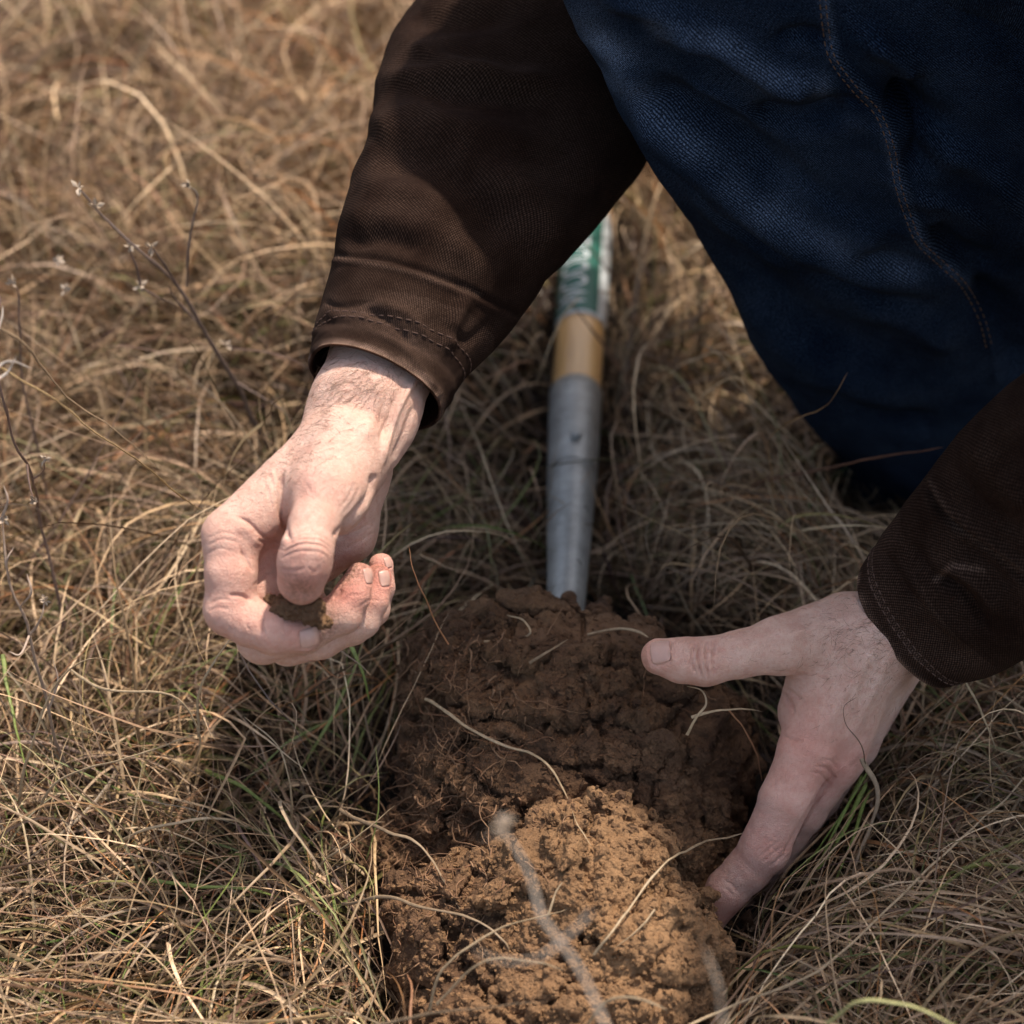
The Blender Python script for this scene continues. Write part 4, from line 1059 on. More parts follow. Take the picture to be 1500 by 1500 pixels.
# ------------------------------------------------------------------ shovel
def cyl(path, rad, sides=40, flat=None):
    V, F, _ = tubes([path], [np.asarray(rad)], sides); return V, F
def build_shovel():
    p1, p2, p0 = P(846, 545, 1.392), P(860, 345, 1.497), P(831, 885, 1.222)
    ax = nrm(p2 - p1)
    root = empty('shovel', (float(p0[0]), float(p0[1]), 0))
    tag(root, 'long wooden handled shovel with grey steel socket lying in the grass behind the clod', 'shovel')
    steel, nt, b = new_mat('shovel_steel')
    n = noise(nt, 60, 6, .7)
    c = mix(nt, ramp(nt, [(.35, (0, 0, 0)), (.7, (1, 1, 1))], n).outputs[0], (.21, .20, .18), (.38, .365, .335))
    c = mix(nt, ramp(nt, [(.62, (0, 0, 0)), (.68, (1, 1, 1))], noise(nt, 110, 5, .7)).outputs[0], c, (.08, .07, .06))
    nt.links.new(c, b.inputs['Base Color']); b.inputs['Roughness'].default_value = .42; b.inputs['Metallic'].default_value = .25
    nt.links.new(bump(nt, n, .3, .0006), b.inputs['Normal'])
    wood, nt, b = new_mat('ash_wood')
    mp = nt.nodes.new('ShaderNodeMapping'); mp.inputs['Scale'].default_value = (160, 9, 160); nt.links.new(pos(nt), mp.inputs[0])
    g = noise(nt, 1.0, 5, .6, mp.outputs[0])
    nt.links.new(ramp(nt, [(.3, (.50, .27, .095)), (.55, (.66, .40, .16)), (.75, (.72, .47, .22))], g).outputs[0], b.inputs['Base Color'])
    b.inputs['Roughness'].default_value = .38; b.inputs['Coat Weight'].default_value = .2
    # socket: tapered, with a step where it wraps the wood, the seam of the rolled steel and a rivet
    S = np.linspace(0, 1, 30)
    L = np.linalg.norm(p1 - p0)
    path = np.array([p0 - ax * .05 + (p1 + ax * .028 - p0) * s for s in S]); rad = np.interp(S, [.15, .35, .65, 1], [.0092, .0108, .0135, .0152])
    path = np.vstack([path, path[-1:] + ax * .0004, path[-1:] - ax * .001]); rad = np.concatenate([rad, [.0149, .0138]])
    V, F = cyl(path, rad, 48); s = make_mesh('socket', V, F, steel); 
    mid = p0 + (p1 - p0) * .62; up = nrm(np.cross(np.cross(ax, -FWD), ax))
    V, F = cyl(np.array([mid + up * r for r in (.011, .0148, .0155, .0156)]), [.0032, .0032, .0022, .0001], 16); rv = make_mesh('rivet', V, F, steel, s)
    mid = p0 + (p1 - p0) * .52
    a = [mid + up * .0133 * math.cos(t) + np.cross(ax, up) * .0133 * math.sin(t) for t in np.linspace(-1.2, .9, 20)]
    V, F = cyl(np.array([mid + ax * .012 * 0 + (q - mid) * 1.0 for q in a]), [.0005] * 20, 6); make_mesh('crimp', V, F, steel, s)
    # handle
    hp = np.array([p1 - ax * .05 + ax * t for t in (0, .03, .2, .5, .9, 1.15, 1.17, 1.178)])
    V, F = cyl(hp, [.0139, .0141, .0146, .0155, .0155, .0150, .0125, .0001], 48); h = make_mesh('handle', V, F, wood)
    # printed sticker wrapped round the handle
    green = flat_mat('label_green', (.008, .085, .06), .45, .4); white = flat_mat('label_white', (.50, .52, .53), .45, .4)
    y0 = np.linalg.norm(P(852, 456, 1.437) - p1) - .022; y1 = y0 + .125
    side = nrm(np.cross(ax, up))
    if side @ RIGHT < 0: side = -side
    def wrap(a0, a1, l0, l1, r, nl=12, na=16, slant=0.0):
        V = []; F = []
        for i in range(nl):
            for j in range(na):
                a = a0 + (a1 - a0) * j / (na - 1); l = l0 + (l1 - l0) * i / (nl - 1) - slant * (i / (nl - 1)) * max(0, a - .5)
                rr = r + .0
                V.append(p1 + ax * l + (up * math.cos(a) + side * math.sin(a)) * rr)
        for i in range(nl - 1):
            for j in range(na - 1):
                k = i * na + j; F.append((k, k + 1, k + 1 + na, k + na))
        return np.array(V), np.array(F)
    V, F = wrap(-1.9, 1.75, y0, y1, .01525, 14, 40, .03); lab = make_mesh('sticker', V, F, white)
    V, F = wrap(-1.75, .62, y0 + .003, y1 - .004, .01540, 14, 30); pn = make_mesh('sticker_panel', V, F, green, lab)
    # lettering, read along the handle
    cu = bpy.data.curves.new('t', 'FONT'); cu.body = 'WOODEN'; cu.size = 0.022; cu.extrude = 0; cu.resolution_u = 3
    to = bpy.data.objects.new('t', cu); scene.collection.objects.link(to)
    dg = bpy.context.evaluated_depsgraph_get(); me = bpy.data.meshes.new_from_object(to.evaluated_get(dg)); bpy.data.objects.remove(to)
    import bmesh
    bm_ = bmesh.new(); bm_.from_mesh(me); bmesh.ops.triangulate(bm_, faces=bm_.faces[:])
    for _ in range(4): bmesh.ops.subdivide_edges(bm_, edges=[e for e in bm_.edges if e.calc_length() > .0016], cuts=1, use_grid_fill=True); bmesh.ops.triangulate(bm_, faces=bm_.faces[:])
    bm_.to_mesh(me); bm_.free()
    tv = np.empty(len(me.vertices) * 3); me.vertices.foreach_get('co', tv); tv = tv.reshape(-1, 3)
    hgt = tv[:, 1].max(); 
    a = (-1.25 + (hgt - tv[:, 1]) / hgt * 0 + 0) + (1 - tv[:, 1] / hgt) * 1.2 + .15
    l = y0 + .007 + tv[:, 0] * .8
    W = p1 + ax * l[:, None] + (up * np.cos(a)[:, None] + side * np.sin(a)[:, None]) * .01555
    me.vertices.foreach_set('co', W.astype(np.float32).ravel()); me.materials.clear(); me.materials.append(white); me.update()
    lt = bpy.data.objects.new('lettering', me); scene.collection.objects.link(lt); lt.parent = lab
    # blade under the clod
    V = []; F = []; nl, na = 24, 20
    p0 = p0 + np.array([0, -.055, -.016])
    down = nrm(np.array([0, -1, -.10])); sd_ = np.array([1.0, 0, 0]); upv = nrm(np.cross(sd_, down)) * -1
    if upv[2] < 0: upv = -upv
    for th in (0, -.0022):
        for i in range(nl):
            t = i / (nl - 1); l = t * .27
            hw = .068 * (1 - .08 * t) * (1 if t < .72 else math.sqrt(max(0, 1 - ((t - .72) / .28) ** 2)) * .97 + .03) if t > .04 else .02 + .052 * (t / .04)
            for j in range(na):
                x = -1 + 2 * j / (na - 1)
                q = p0 + np.array([0, .01, -.012]) + down * l + sd_ * x * hw + upv * (.020 * x * x - .022 + .012 * math.exp(-(x / .15) ** 2) * (1 - t) + th)
                q[2] = max(q[2], -.006 + th); V.append(q)
    for i in range(nl - 1):
        for j in range(na - 1):
            k = i * na + j; M = nl * na; F.append((k, k + 1, k + na + 1, k + na)); F.append((M + k, M + k + na, M + k + na + 1, M + k + 1))
    bl = make_mesh('blade', np.array(V), np.array(F), steel)
    for o in (s, h, lab, bl): 
        parent_keep(o, root)
    lab.parent = h; lab.matrix_parent_inverse = Matrix.Identity(4)
    return p0 + np.array([0, .055, .016]), p1, p2, ax

# ------------------------------------------------------------------ ground and grass
def build_ground():
    n = 140
    xs = np.sign(np.linspace(-1, 1, n)) * np.abs(np.linspace(-1, 1, n)) ** 5 * 150; 
    X, Y = np.meshgrid(xs, xs, indexing='ij')
    Pn = np.stack([X, Y, np.zeros_like(X)], -1).reshape(-1, 3)
    Pn[:, 2] = .006 * fbm(Pn + .01, .14, 3) - 0.004 + .05 * vnoise(Pn, 4.0, 2) * np.clip((np.hypot(Pn[:, 0], Pn[:, 1]) - 2) / 4, 0, 1)
    idx = np.arange(n * n).reshape(n, n)
    Q = np.stack([idx[:-1, :-1], idx[1:, :-1], idx[1:, 1:], idx[:-1, 1:]], -1).reshape(-1, 4)
    m, nt, b = new_mat('field_ground')
    c = mix(nt, ramp(nt, [(.35, (0, 0, 0)), (.65, (1, 1, 1))], noise(nt, 60, 5, .7)).outputs[0], (.010, .006, .004), (.03, .019, .011))
    c = mix(nt, ramp(nt, [(.5, (0, 0, 0)), (.7, (1, 1, 1))], noise(nt, 9, 5, .7)).outputs[0], c, (.04, .026, .015))
    nt.links.new(c, b.inputs['Base Color']); b.inputs['Roughness'].default_value = .95
    nt.links.new(bump(nt, noise(nt, 120, 6, .75), .8, .006), b.inputs['Normal'])
    g = make_mesh('ground', Pn, Q, m); tag(g, kind='structure', label='brown soil ground of the dry grass field')

PAL = np.array([(.41, .272, .155), (.25, .168, .105), (.60, .435, .275), (.17, .095, .048), (.085, .046, .024), (.36, .155, .06), (.13, .16, .04), (.25, .205, .085)])
def blades(n, x0, x1, y0, y1, seg, Lr, wr, lean, droop, curl, seed, probs, reject=None, zb=0.0, folded=False, dens=None, gain=1.0):
    r = np.random.default_rng(seed)
    x = r.uniform(x0, x1, n); y = r.uniform(y0, y1, n)
    if dens is not None:
        q = np.stack([x, y, np.zeros(n)], 1); keep = r.random(n) < np.clip(.62 + 1.2 * fbm(q, .07, 2, seed=dens), .06, 1); x, y = x[keep], y[keep]; n = len(x)
    p = np.stack([x, y, np.full(n, zb) + r.random(n) * .004], 1)
    q = p * [1, 1, 0]
    ang = 3.2 * vnoise(q, .16, 21) * np.pi + r.normal(size=n) * .95
    ln = np.abs(r.normal(size=n)) * .35 + lean
    d = nrm(np.stack([np.cos(ang) * np.sin(ln), np.sin(ang) * np.sin(ln), np.cos(ln)], 1))
    L = r.uniform(*Lr, n) * (1 + .35 * vnoise(q, .12, 31)); W = wr[0] + (wr[1] - wr[0]) * r.random(n) ** 2.2
    kink = r.integers(2, seg * 6, n); kax = nrm(r.normal(size=(n, 3)))
    dr = droop * r.uniform(.4, 1.7, n); cr = r.normal(size=n) * curl; cr2 = r.normal(size=n) * curl * .5
    roll = r.uniform(0, 6.28, n); tw = r.normal(size=n) * 1.5
    pts = [p.copy()]; dirs = [d.copy()]
    step = (L / seg)[:, None]
    for k in range(seg):
        t = (k + 1) / seg
        side = nrm(np.cross(d, [0, 0, 1.0]) + 1e-6)
        d = d + (np.array([[0, 0, -1.0]]) * (dr * (.35 + 1.2 * t))[:, None] + side * (cr + cr2 * t * 2)[:, None]) * step * 14
        d = nrm(d + r.normal(size=(n, 3)) * .05 + kax * (kink == k)[:, None] * .9)
        low = p[:, 2] + d[:, 2] * step[:, 0] < .003
        d[low, 2] = np.abs(d[low, 2]) * .25; d = nrm(d)
        p = p + d * step
        pts.append(p.copy()); dirs.append(d.copy())
    Pt = np.stack(pts, 1); Dt = np.stack(dirs, 1)
    if reject is not None:
        k = ~reject(Pt); Pt, Dt, W, roll, tw, L = Pt[k], Dt[k], W[k], roll[k], tw[k], L[k]; n = len(Pt); ang = ang[k]
    t = np.linspace(0, 1, seg + 1)
    s1 = nrm(np.cross(Dt, np.array([.31, .22, .92]))); s2 = np.cross(Dt, s1)
    a = roll[:, None] + tw[:, None] * t[None]
    S = s1 * np.cos(a)[..., None] + s2 * np.sin(a)[..., None]; Nn = -s1 * np.sin(a)[..., None] + s2 * np.cos(a)[..., None]
    prof = (1 - t ** 2.6) * .92 + .08
    w_ = W[:, None] * prof[None]
    ci = r.choice(len(PAL), n, p=probs); tone = 1 + .22 * vnoise(Pt[:, 0] * [1, 1, 0], .13, 41)[:, None] + .12 * np.clip((Pt[:, 0, 1:2] - .25) / .4, 0, 1)
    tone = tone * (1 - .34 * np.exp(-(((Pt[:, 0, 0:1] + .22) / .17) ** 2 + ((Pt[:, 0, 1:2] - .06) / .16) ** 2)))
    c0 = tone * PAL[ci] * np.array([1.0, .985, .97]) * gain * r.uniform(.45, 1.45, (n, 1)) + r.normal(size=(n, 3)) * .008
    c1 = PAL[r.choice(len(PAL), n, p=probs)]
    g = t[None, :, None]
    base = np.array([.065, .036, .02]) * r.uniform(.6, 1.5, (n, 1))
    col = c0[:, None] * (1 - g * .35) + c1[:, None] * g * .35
    kb = np.clip(1.15 - g * 2.2, 0, 1) * .9; col = np.clip(col * (1 - kb) + base[:, None] * kb, .01, 1)  # brown dead bases, darkened further to paint shade into the gaps
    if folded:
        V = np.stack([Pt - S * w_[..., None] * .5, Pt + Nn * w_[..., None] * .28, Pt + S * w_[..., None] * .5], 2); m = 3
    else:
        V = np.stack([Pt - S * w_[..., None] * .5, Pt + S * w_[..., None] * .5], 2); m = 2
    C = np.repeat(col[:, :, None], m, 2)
    idx = np.arange(n * (seg + 1) * m).reshape(n, seg + 1, m)
    Q = np.stack([idx[:, :-1, :-1], idx[:, :-1, 1:], idx[:, 1:, 1:], idx[:, 1:, :-1]], -1).reshape(-1, 4)
    return V.reshape(-1, 3), Q, C.reshape(-1, 3)

def merge(parts):
    Vs, Qs, Cs = [], [], []; off = 0
    for V, Q, C in parts: Vs.append(V); Qs.append(Q + off); Cs.append(C); off += len(V)
    return np.concatenate(Vs), np.concatenate(Qs), np.concatenate(Cs)

PDRY = np.array([.28, .24, .13, .15, .10, .05, .015, .035])
PGRN = np.array([.05, .05, .05, .05, .02, .03, .45, .30])
def reject_fn(shv):
    p0, p1, p2, ax = shv
    def inside_poly(pp, poly):
        x, y = pp[..., 0], pp[..., 1]; c = np.zeros(x.shape, bool); n = len(poly)
        for i in range(n):
            x1, y1 = poly[i]; x2, y2 = poly[(i + 1) % n]
            if y1 == y2: continue
            c ^= ((y1 > y) != (y2 > y)) & (x < (x2 - x1) * (y - y1) / (y2 - y1) + x1)
        return c
    clodp = [(690, 915), (880, 895), (960, 935), (1050, 1000), (1110, 1100), (1120, 1180), (1090, 1300), (1035, 1350), (1040, 1450), (1000, 1540), (620, 1560), (590, 1420), (560, 1290), (590, 1180), (590, 1060), (640, 940)]
    handp = [(935, 935), (1060, 925), (1260, 855), (1370, 640), (1520, 520), (1600, 900), (1400, 1000), (1290, 1110), (1150, 1270), (1060, 1350), (1015, 1375), (1020, 1200), (1110, 1010), (940, 1000)]
    legp = [(960, 240), (1110, 500), (1225, 655), (1235, 745), (1600, 760), (1700, 0), (1000, 0)]
    def rej(Pt):
        pp = proj(Pt.reshape(-1, 3)).reshape(Pt.shape[0], Pt.shape[1], 3)
        bad = (inside_poly(pp, clodp) & (pp[..., 2] < 1.30)).any(1)
        bad |= (inside_poly(pp, handp) & (pp[..., 2] < 1.17)).any(1)
        bad |= (inside_poly(pp, legp) & (pp[..., 2] < 1.33)).any(1)
        # the shovel's own space
        q = Pt - p0; s = q @ ax; dist = np.linalg.norm(q - s[..., None] * ax, axis=-1)
        inn = (s > -.05) & (dist < .0165)
        bad |= inn.any(1)
        # nothing stands up in front of the shovel except near the clod
        band = (np.abs(pp[..., 0] - (838 + (700 - pp[..., 1]) * .045)) < 42) & (pp[..., 1] < 800) & (pp[..., 1] > 300)
        bad |= band.any(1) & (np.random.default_rng(3).random(len(Pt)) < .93) & (Pt[..., 2].max(1) > .012)
        # low seed space just before the camera stays clear
        bad |= (pp[..., 2] < .93).any(1)
        return bad
    return rej

def build_grass(shv):
    rej = reject_fn(shv)
    parts = []
    # view zone, sharp foreground
    parts.append(blades(36000, -.50, .50, -.42, .12, 14, (.07, .20), (.0006, .0023), .42, 1.05, .42, 1, PDRY, rej, gain=1.34, folded=True, dens=5))
    parts.append(blades(15000, -.50, .50, -.42, .12, 8, (.03, .09), (.0008, .0016), 1.35, .3, 1.0, 2, PDRY * 0 + np.array([.2, .2, .1, .2, .17, .08, .02, .03]), rej, zb=.006, gain=.55))  # flat thatch, coloured darker to stand in for shade between blades
    parts.append(blades(2800, -.50, .50, -.42, .12, 9, (.05, .13), (.0010, .0022), .45, 1.1, .5, 3, PGRN, rej, folded=True, dens=9))
    parts.append(blades(900, -.28, .0, -.28, .06, 9, (.06, .14), (.0010, .0024), .5, 1.0, .5, 33, PGRN, rej, folded=True))
    parts.append(blades(500, .14, .40, -.42, -.08, 9, (.06, .14), (.0010, .0024), .5, 1.0, .5, 34, PGRN, rej, folded=True))
    parts.append(blades(1600, -.50, .50, -.42, .12, 4, (.012, .04), (.002, .005), 1.2, .2, .5, 35, PDRY, rej, zb=.02, folded=True))
    parts.append(blades(520, -.46, -.10, -.12, .26, 13, (.13, .27), (.0009, .0017), .38, .32, .3, 36, np.array([.2, .3, .1, .25, .1, .03, .0, .02]), rej, gain=.95))
    parts.append(blades(260, -.50, .50, -.40, .5, 13, (.12, .22), (.0009, .0016), .45, .4, .3, 37, np.array([.3, .2, .2, .15, .05, .07, .01, .02]), rej, gain=1.3))
    parts.append(blades(110, -.05, .11, -.015, .03, 11, (.05, .11), (.0008, .0018), .5, .9, .6, 38, PDRY, None, gain=1.1, folded=True))
    # middle distance
    parts.append(blades(40000, -.65, .65, .12, .80, 8, (.08, .22), (.0007, .0025), .28, .65, .45, 4, PDRY, rej, dens=6, gain=1.3))
    parts.append(blades(8000, -.65, .65, .12, .80, 6, (.03, .09), (.0009, .0018), 1.3, .3, 1.0, 5, PDRY, rej, zb=.008, gain=.6))  # farther thatch, its colour dimmed as painted shade under the blades
    parts.append(blades(1500, -.65, .65, .12, .80, 8, (.05, .14), (.0012, .0022), .45, 1.1, .5, 6, PGRN, rej))
    V, Q, C = merge(parts)
    g = make_mesh('grass', V, Q, GRASS, attrs={'col': C}); tag(g, 'tangled dry straw coloured grass with a few green blades covering the field', 'grass', kind='stuff')
    print('grass tris', len(Q) * 2)
    # surrounding field outside the frame: one patch laid out again and again
    V, Q, C = blades(9000, 0, 1, 0, 1, 6, (.07, .18), (.0016, .0030), .35, 1.3, .9, 12, PDRY)
    first = make_mesh('grass', V, Q, GRASS, attrs={'col': C}); first.location = (.65, -.5, 0)
    spots = []
    for i in range(-5, 6):
        for j in range(-3, 10):
            x, y = i * .98 - .5, j * .98 - .44
            if -.98 - .1 < x < .5 and y < .7 and y > -1.3: continue
            spots.append((x, y))
    spots += [(-1.62, -.45), (.66, .5), (-1.62, .5), (-.5, .79), (.2, .8), (-.5, -1.38), (.3, -1.38)]
    for k, (x, y) in enumerate(spots):
        o = first if k == 0 else first.copy()
        if k: scene.collection.objects.link(o)
        if abs(x + .5) < 1.15 and -1.0 < y < .6 and False: continue
        rot = (k * 7) % 4
        c = [(0, 0), (1, 0), (1, 1), (0, 1)][rot]
        o.location = (x + c[0], y + c[1], 0); o.rotation_euler = (0, 0, rot * math.pi / 2)
        tag(o, 'dry grass of the surrounding field beyond the frame', 'grass', 'surrounding grass', 'stuff')

# ------------------------------------------------------------------ single stems that can be picked out
def stem(name, pts, w0, w1, col, label, cat='grass stem', group=None, flat=.28, sides=6, mat=None, m=6):
    pts = np.array(pts)
    if pts[0][2] > .2 and 'left edge' in (label or ''): pts = np.vstack([[pts[0] * [1, 1, 0] + [-.06, -.02, 0]], pts])
    p = smooth_poly(pts, m); n = len(p)
    p = p + np.stack([vnoise(p, .02, 1), vnoise(p, .02, 2), vnoise(p, .02, 3)], 1) * .0011 + np.stack([vnoise(p, .006, 4), vnoise(p, .006, 5), vnoise(p, .006, 6)], 1) * .00035
    t = nrm(np.gradient(p, axis=0)); a = nrm(np.cross(t, -FWD + .2 * RIGHT)); b = np.cross(t, a)
    r = np.linspace(w0, w1, n) * .5 * (1 + .3 * vnoise(p, .008, 5)); r[-1] *= .3; r[-2] *= .7
    an = np.arange(sides) * 2 * np.pi / sides
    tw = np.linspace(0, rng.uniform(-1.2, 1.2), n)
    V = p[:, None] + (a[:, None] * (np.cos(an)[None] * np.cos(tw)[:, None] - flat * np.sin(an)[None] * np.sin(tw)[:, None])[..., None]
                      + b[:, None] * (np.cos(an)[None] * np.sin(tw)[:, None] + flat * np.sin(an)[None] * np.cos(tw)[:, None])[..., None]) * r[:, None, None]
    idx = np.arange(n * sides).reshape(n, sides)
    Q = np.stack([idx[:-1], np.roll(idx[:-1], -1, 1), np.roll(idx[1:], -1, 1), idx[1:]], -1).reshape(-1, 4)
    c = np.array(col)[None] * (1 + .15 * vnoise(p, .02, 7))[:, None]
    C = np.repeat(c, sides, 0)
    o = make_mesh(name, V.reshape(-1, 3), Q, mat or STRAW, attrs={'col': C})
    if label: tag(o, label, cat, group)
    return o, p

ST = (.44, .32, .195); STD = (.28, .195, .12); STR = (.34, .16, .08); GR = (.20, .24, .06)
def build_stems(bv):
    def on(px, py, off=.003, default=1.15):
        h = hit(bv, px, py)
        if h is None: return P(px, py, default)
        return P(px, py, proj(h[None])[0, 2] - off)
    G = 'dry stems lying on the clods'
    S = lambda p_, w0, w1, *a, **k: stem('grass_stem', p_, w0 * .82, w1 * .8, *a, **k)
    S([on(620, 1025, .006), on(660, 1048, .007), on(700, 1072, .007), on(745, 1092, .006), on(783, 1104, .005), on(812, 1130, .004), on(832, 1165, .004), on(845, 1200, .004), on(864, 1240, .004)], .0020, .0012, ST, 'long bent pale straw lying across the middle of the dark clod', group=G)
    S([P(495, 1185, 1.13), P(560, 1215, 1.10), P(600, 1228, 1.095), P(625, 1250, 1.09), P(655, 1295, 1.075), P(680, 1340, 1.065), P(705, 1390, 1.06)], .0022, .0012, STD, 'brown straw with a swollen bend entering the clod from the left grass', group=G)
    S([P(500, 1322, 1.09), P(560, 1315, 1.075), P(620, 1330, 1.06), P(700, 1348, 1.05), P(735, 1375, 1.045), P(745, 1392, 1.045)], .0020, .0012, STD, 'straw running flat from the left grass onto the tan clod', group=G)
    S([P(630, 1480, 1.02), P(650, 1420, 1.01), P(700, 1380, 1.01), P(760, 1352, 1.02), P(830, 1332, 1.04), P(842, 1328, 1.045)], .0018, .0009, ST, 'arched straw rising over the lower tan clod from its left side', group=G)
    S([P(640, 1470, 1.00), P(690, 1420, .99), P(735, 1402, .985), P(790, 1410, .985), P(825, 1422, .99)], .0015, .0008, ST, 'thin arched straw low over the tan clod beside the blurred stalks', group=G)
    S([on(872, 1400, .006, 1.06), on(900, 1365, .008, 1.06), on(945, 1300, .012, 1.08), on(980, 1262, .012, 1.09), on(1030, 1235, .02, 1.10), on(1068, 1228, .02, 1.10), on(1093, 1220, .02, 1.11)], .0016, .0009, ST, 'curved pale straw reaching from the tan clod to the index finger', group=G)
    S([on(960, 1333, .003), on(940, 1360, .003), on(900, 1393, .004)], .0018, .0010, ST, 'short straight straw on the right side of the tan clod', group=G)
    S([on(710, 938, .003), on(750, 935, .004), on(775, 925, .004), on(768, 905, .004), on(745, 898, .005)], .0013, .0008, ST, 'thin hooked straw on the top left of the dark clod', group=G)
    S([on(776, 970, .003), on(800, 955, .004), on(830, 938, .004)], .0016, .0010, STD, 'short brown straw on the upper middle of the dark clod', group=G)
    S([on(860, 928, .003), on(900, 920, .005), on(930, 925, .008), on(950, 935, .012)], .0017, .0012, ST, 'pale straw at the clod top pointing to the thumb tip', group=G)
    S([P(1005, 1078, 1.09), P(1020, 1052, 1.085), P(1034, 1032, 1.085), P(1028, 1012, 1.088), P(1005, 1006, 1.09)], .0016, .0009, ST, 'hooked straw end below the thumb on the clod edge', group=G)
    S([P(1012, 1052, 1.086), P(1050, 1042, 1.084), P(1090, 1040, 1.09), P(1120, 1042, 1.105)], .0019, .0010, ST, 'pale straw leading from under the thumb into the dark gap', group=G)
    S([P(1068, 1042, 1.09), P(1088, 1066, 1.10), P(1104, 1100, 1.11), P(1112, 1130, 1.12), P(1116, 1144, 1.125)], .0011, .0006, STR, 'thin reddish root hanging in the dark gap beside the clod', group=G)
    S([on(805, 1340, .004), on(812, 1310, .004), on(822, 1292, .004)], .0016, .001, ST, 'short upright pale splinter on top of the tan clod', group=G)
    S([P(610, 1555, .99), P(600, 1500, 1.0), P(604, 1450, 1.01), P(598, 1425, 1.02)], .0018, .0009, STR, 'short red brown stub standing left of the tan clod', group=G)
    S([P(500, 1520, .98), P(600, 1490, .97), P(700, 1475, .965), P(800, 1470, .96)], .0022, .0012, STD, 'blurred straw crossing the bottom of the tan clod', group=G)
    S([P(860, 1500, .98), P(890, 1468, .97), P(930, 1462, .965), P(980, 1480, .96)], .0018, .0010, ST, 'blurred arched straw on the bottom right of the tan clod', group=G)
    # thin fibre dangling from the curled hand, fibre between hand and clod
    S([P(464, 968, 1.04), P(480, 985, 1.045), P(497, 992, 1.05), P(505, 985, 1.05)], .0007, .0004, STR, 'hair thin root dangling under the upper hand', group='loose root fibres')
    S([P(655, 945, 1.10), P(640, 915, 1.09), P(620, 870, 1.08), P(605, 835, 1.08), P(598, 800, 1.09)], .0008, .0004, STR, 'thin orange root curving up from the clod beside the upper hand', group='loose root fibres')
    # stems standing in the field
    H = 'single stems standing above the grass'
    S([P(1140, 800, 1.30), P(1136, 760, 1.28), P(1130, 690, 1.24), P(1125, 650, 1.22), P(1150, 622, 1.20), P(1200, 600, 1.18), P(1225, 575, 1.165), P(1241, 545, 1.16)], .0013, .0007, (.36, .21, .10), 'kinked thin stem rising before the blue trouser leg', group=H)
    S([P(1060, 730, 1.30), P(1120, 705, 1.26), P(1200, 690, 1.24), P(1270, 672, 1.22), P(1320, 664, 1.21), P(1380, 655, 1.20)], .0018, .0010, (.16, .07, .04), 'dark red twig crossing low in front of the trouser hem', group=H)
    S([P(-60, 505, .98), P(0, 538, 1.0), P(60, 575, 1.02), P(120, 620, 1.05), P(180, 658, 1.08), P(240, 705, 1.12), P(300, 750, 1.17)], .0013, .0010, (.55, .38, .19), 'straight golden stem slanting in from the left edge', group=H)
    S([P(-30, 470, 1.0), P(0, 483, 1.01), P(40, 510, 1.03), P(100, 580, 1.08), P(180, 640, 1.13), P(240, 690, 1.2)], .0022, .0012, STD, 'dull curved stem above the golden one at the left edge', group=H)
    S([P(1262, 1110, 1.10), P(1285, 1160, 1.10), P(1275, 1210, 1.10), P(1250, 1270, 1.10), P(1235, 1350, 1.11)], .0028, .0016, STD, 'wide drooping dry leaf just right of the lower hand', group=H)
    S([P(1268, 1118, 1.09), P(1262, 1090, 1.082), P(1240, 1060, 1.078), P(1236, 1035, 1.077), P(1255, 1020, 1.08)], .0006, .0004, (.12, .07, .04), 'single dark fibre lying on the back of the lower hand', group=H)
    S([P(930, 1540, .98), P(1060, 1480, 1.0), P(1200, 1420, 1.02), P(1340, 1290, 1.06), P(1460, 1180, 1.10), P(1530, 1110, 1.12)], .0016, .0012, ST, 'long pale straw slanting up across the lower right grass', group=H)
    S([P(1060, 1390, 1.10), P(1130, 1410, 1.08), P(1190, 1450, 1.04), P(1205, 1520, 1.0)], .0026, .0018, STD, 'broad dull blade arching at the bottom right of the tan clod', group=H)
    S([P(1210, 1500, .95), P(1260, 1470, .94), P(1350, 1480, .93), P(1430, 1520, .92)], .0024, .0016, (.34, .32, .14), 'blurred greenish blade arching at the bottom right edge', group=H)
    S([P(1440, 985, 1.10), P(1405, 975, 1.10), P(1430, 1030, 1.11), P(1460, 1100, 1.13)], .0022, .0010, ST, 'bent pale straw sticking out under the right cuff', group=H)
    for k, (a, b, c) in enumerate((((1265, 1140), (1200, 1240), (1115, 1345)), ((1262, 1160), (1220, 1240), (1150, 1335)), ((1268, 1170), (1235, 1260), (1205, 1330)), ((1255, 1150), (1215, 1230), (1180, 1300)))):
        lab = ['leftmost long green blade leaning out beside the index finger', 'wide bright green blade ending at a blunt tip by the finger', 'rightmost green blade of the tuft beside the lower hand', 'short green blade in the middle of the tuft by the lower hand'][k]
        stem('green_blade', [P(a[0] + 5, a[1] - 10, 1.15), P(*a, 1.14), P(*b, 1.125), P(*c, 1.13)], .0026 if k == 1 else .0018, .0012, (.24, .30, .07), lab, 'grass blade', 'green blades beside the lower hand')
    for k, (pts, lab) in enumerate((
        ([(1, 960, 1.14), (12, 1010, 1.13), (28, 1075, 1.12), (42, 1145, 1.12)], 'straight green blade at the left edge of the frame'),
        ([(300, 1130, 1.16), (350, 1150, 1.14), (410, 1195, 1.14), (470, 1250, 1.15)], 'green blade bowing over the grass left of the clod'),
        ([(215, 1290, 1.09), (280, 1296, 1.08), (350, 1300, 1.08), (410, 1312, 1.09)], 'long flat lying green blade in the lower left grass'),
        ([(505, 930, 1.15), (520, 960, 1.13), (535, 1000, 1.13), (545, 1030, 1.14)], 'green blade hanging below the upper hand'))):
        stem('green_blade', [P(*q) for q in pts], .0022, .0010, GR, lab, 'grass blade', 'single green blades in the left grass')
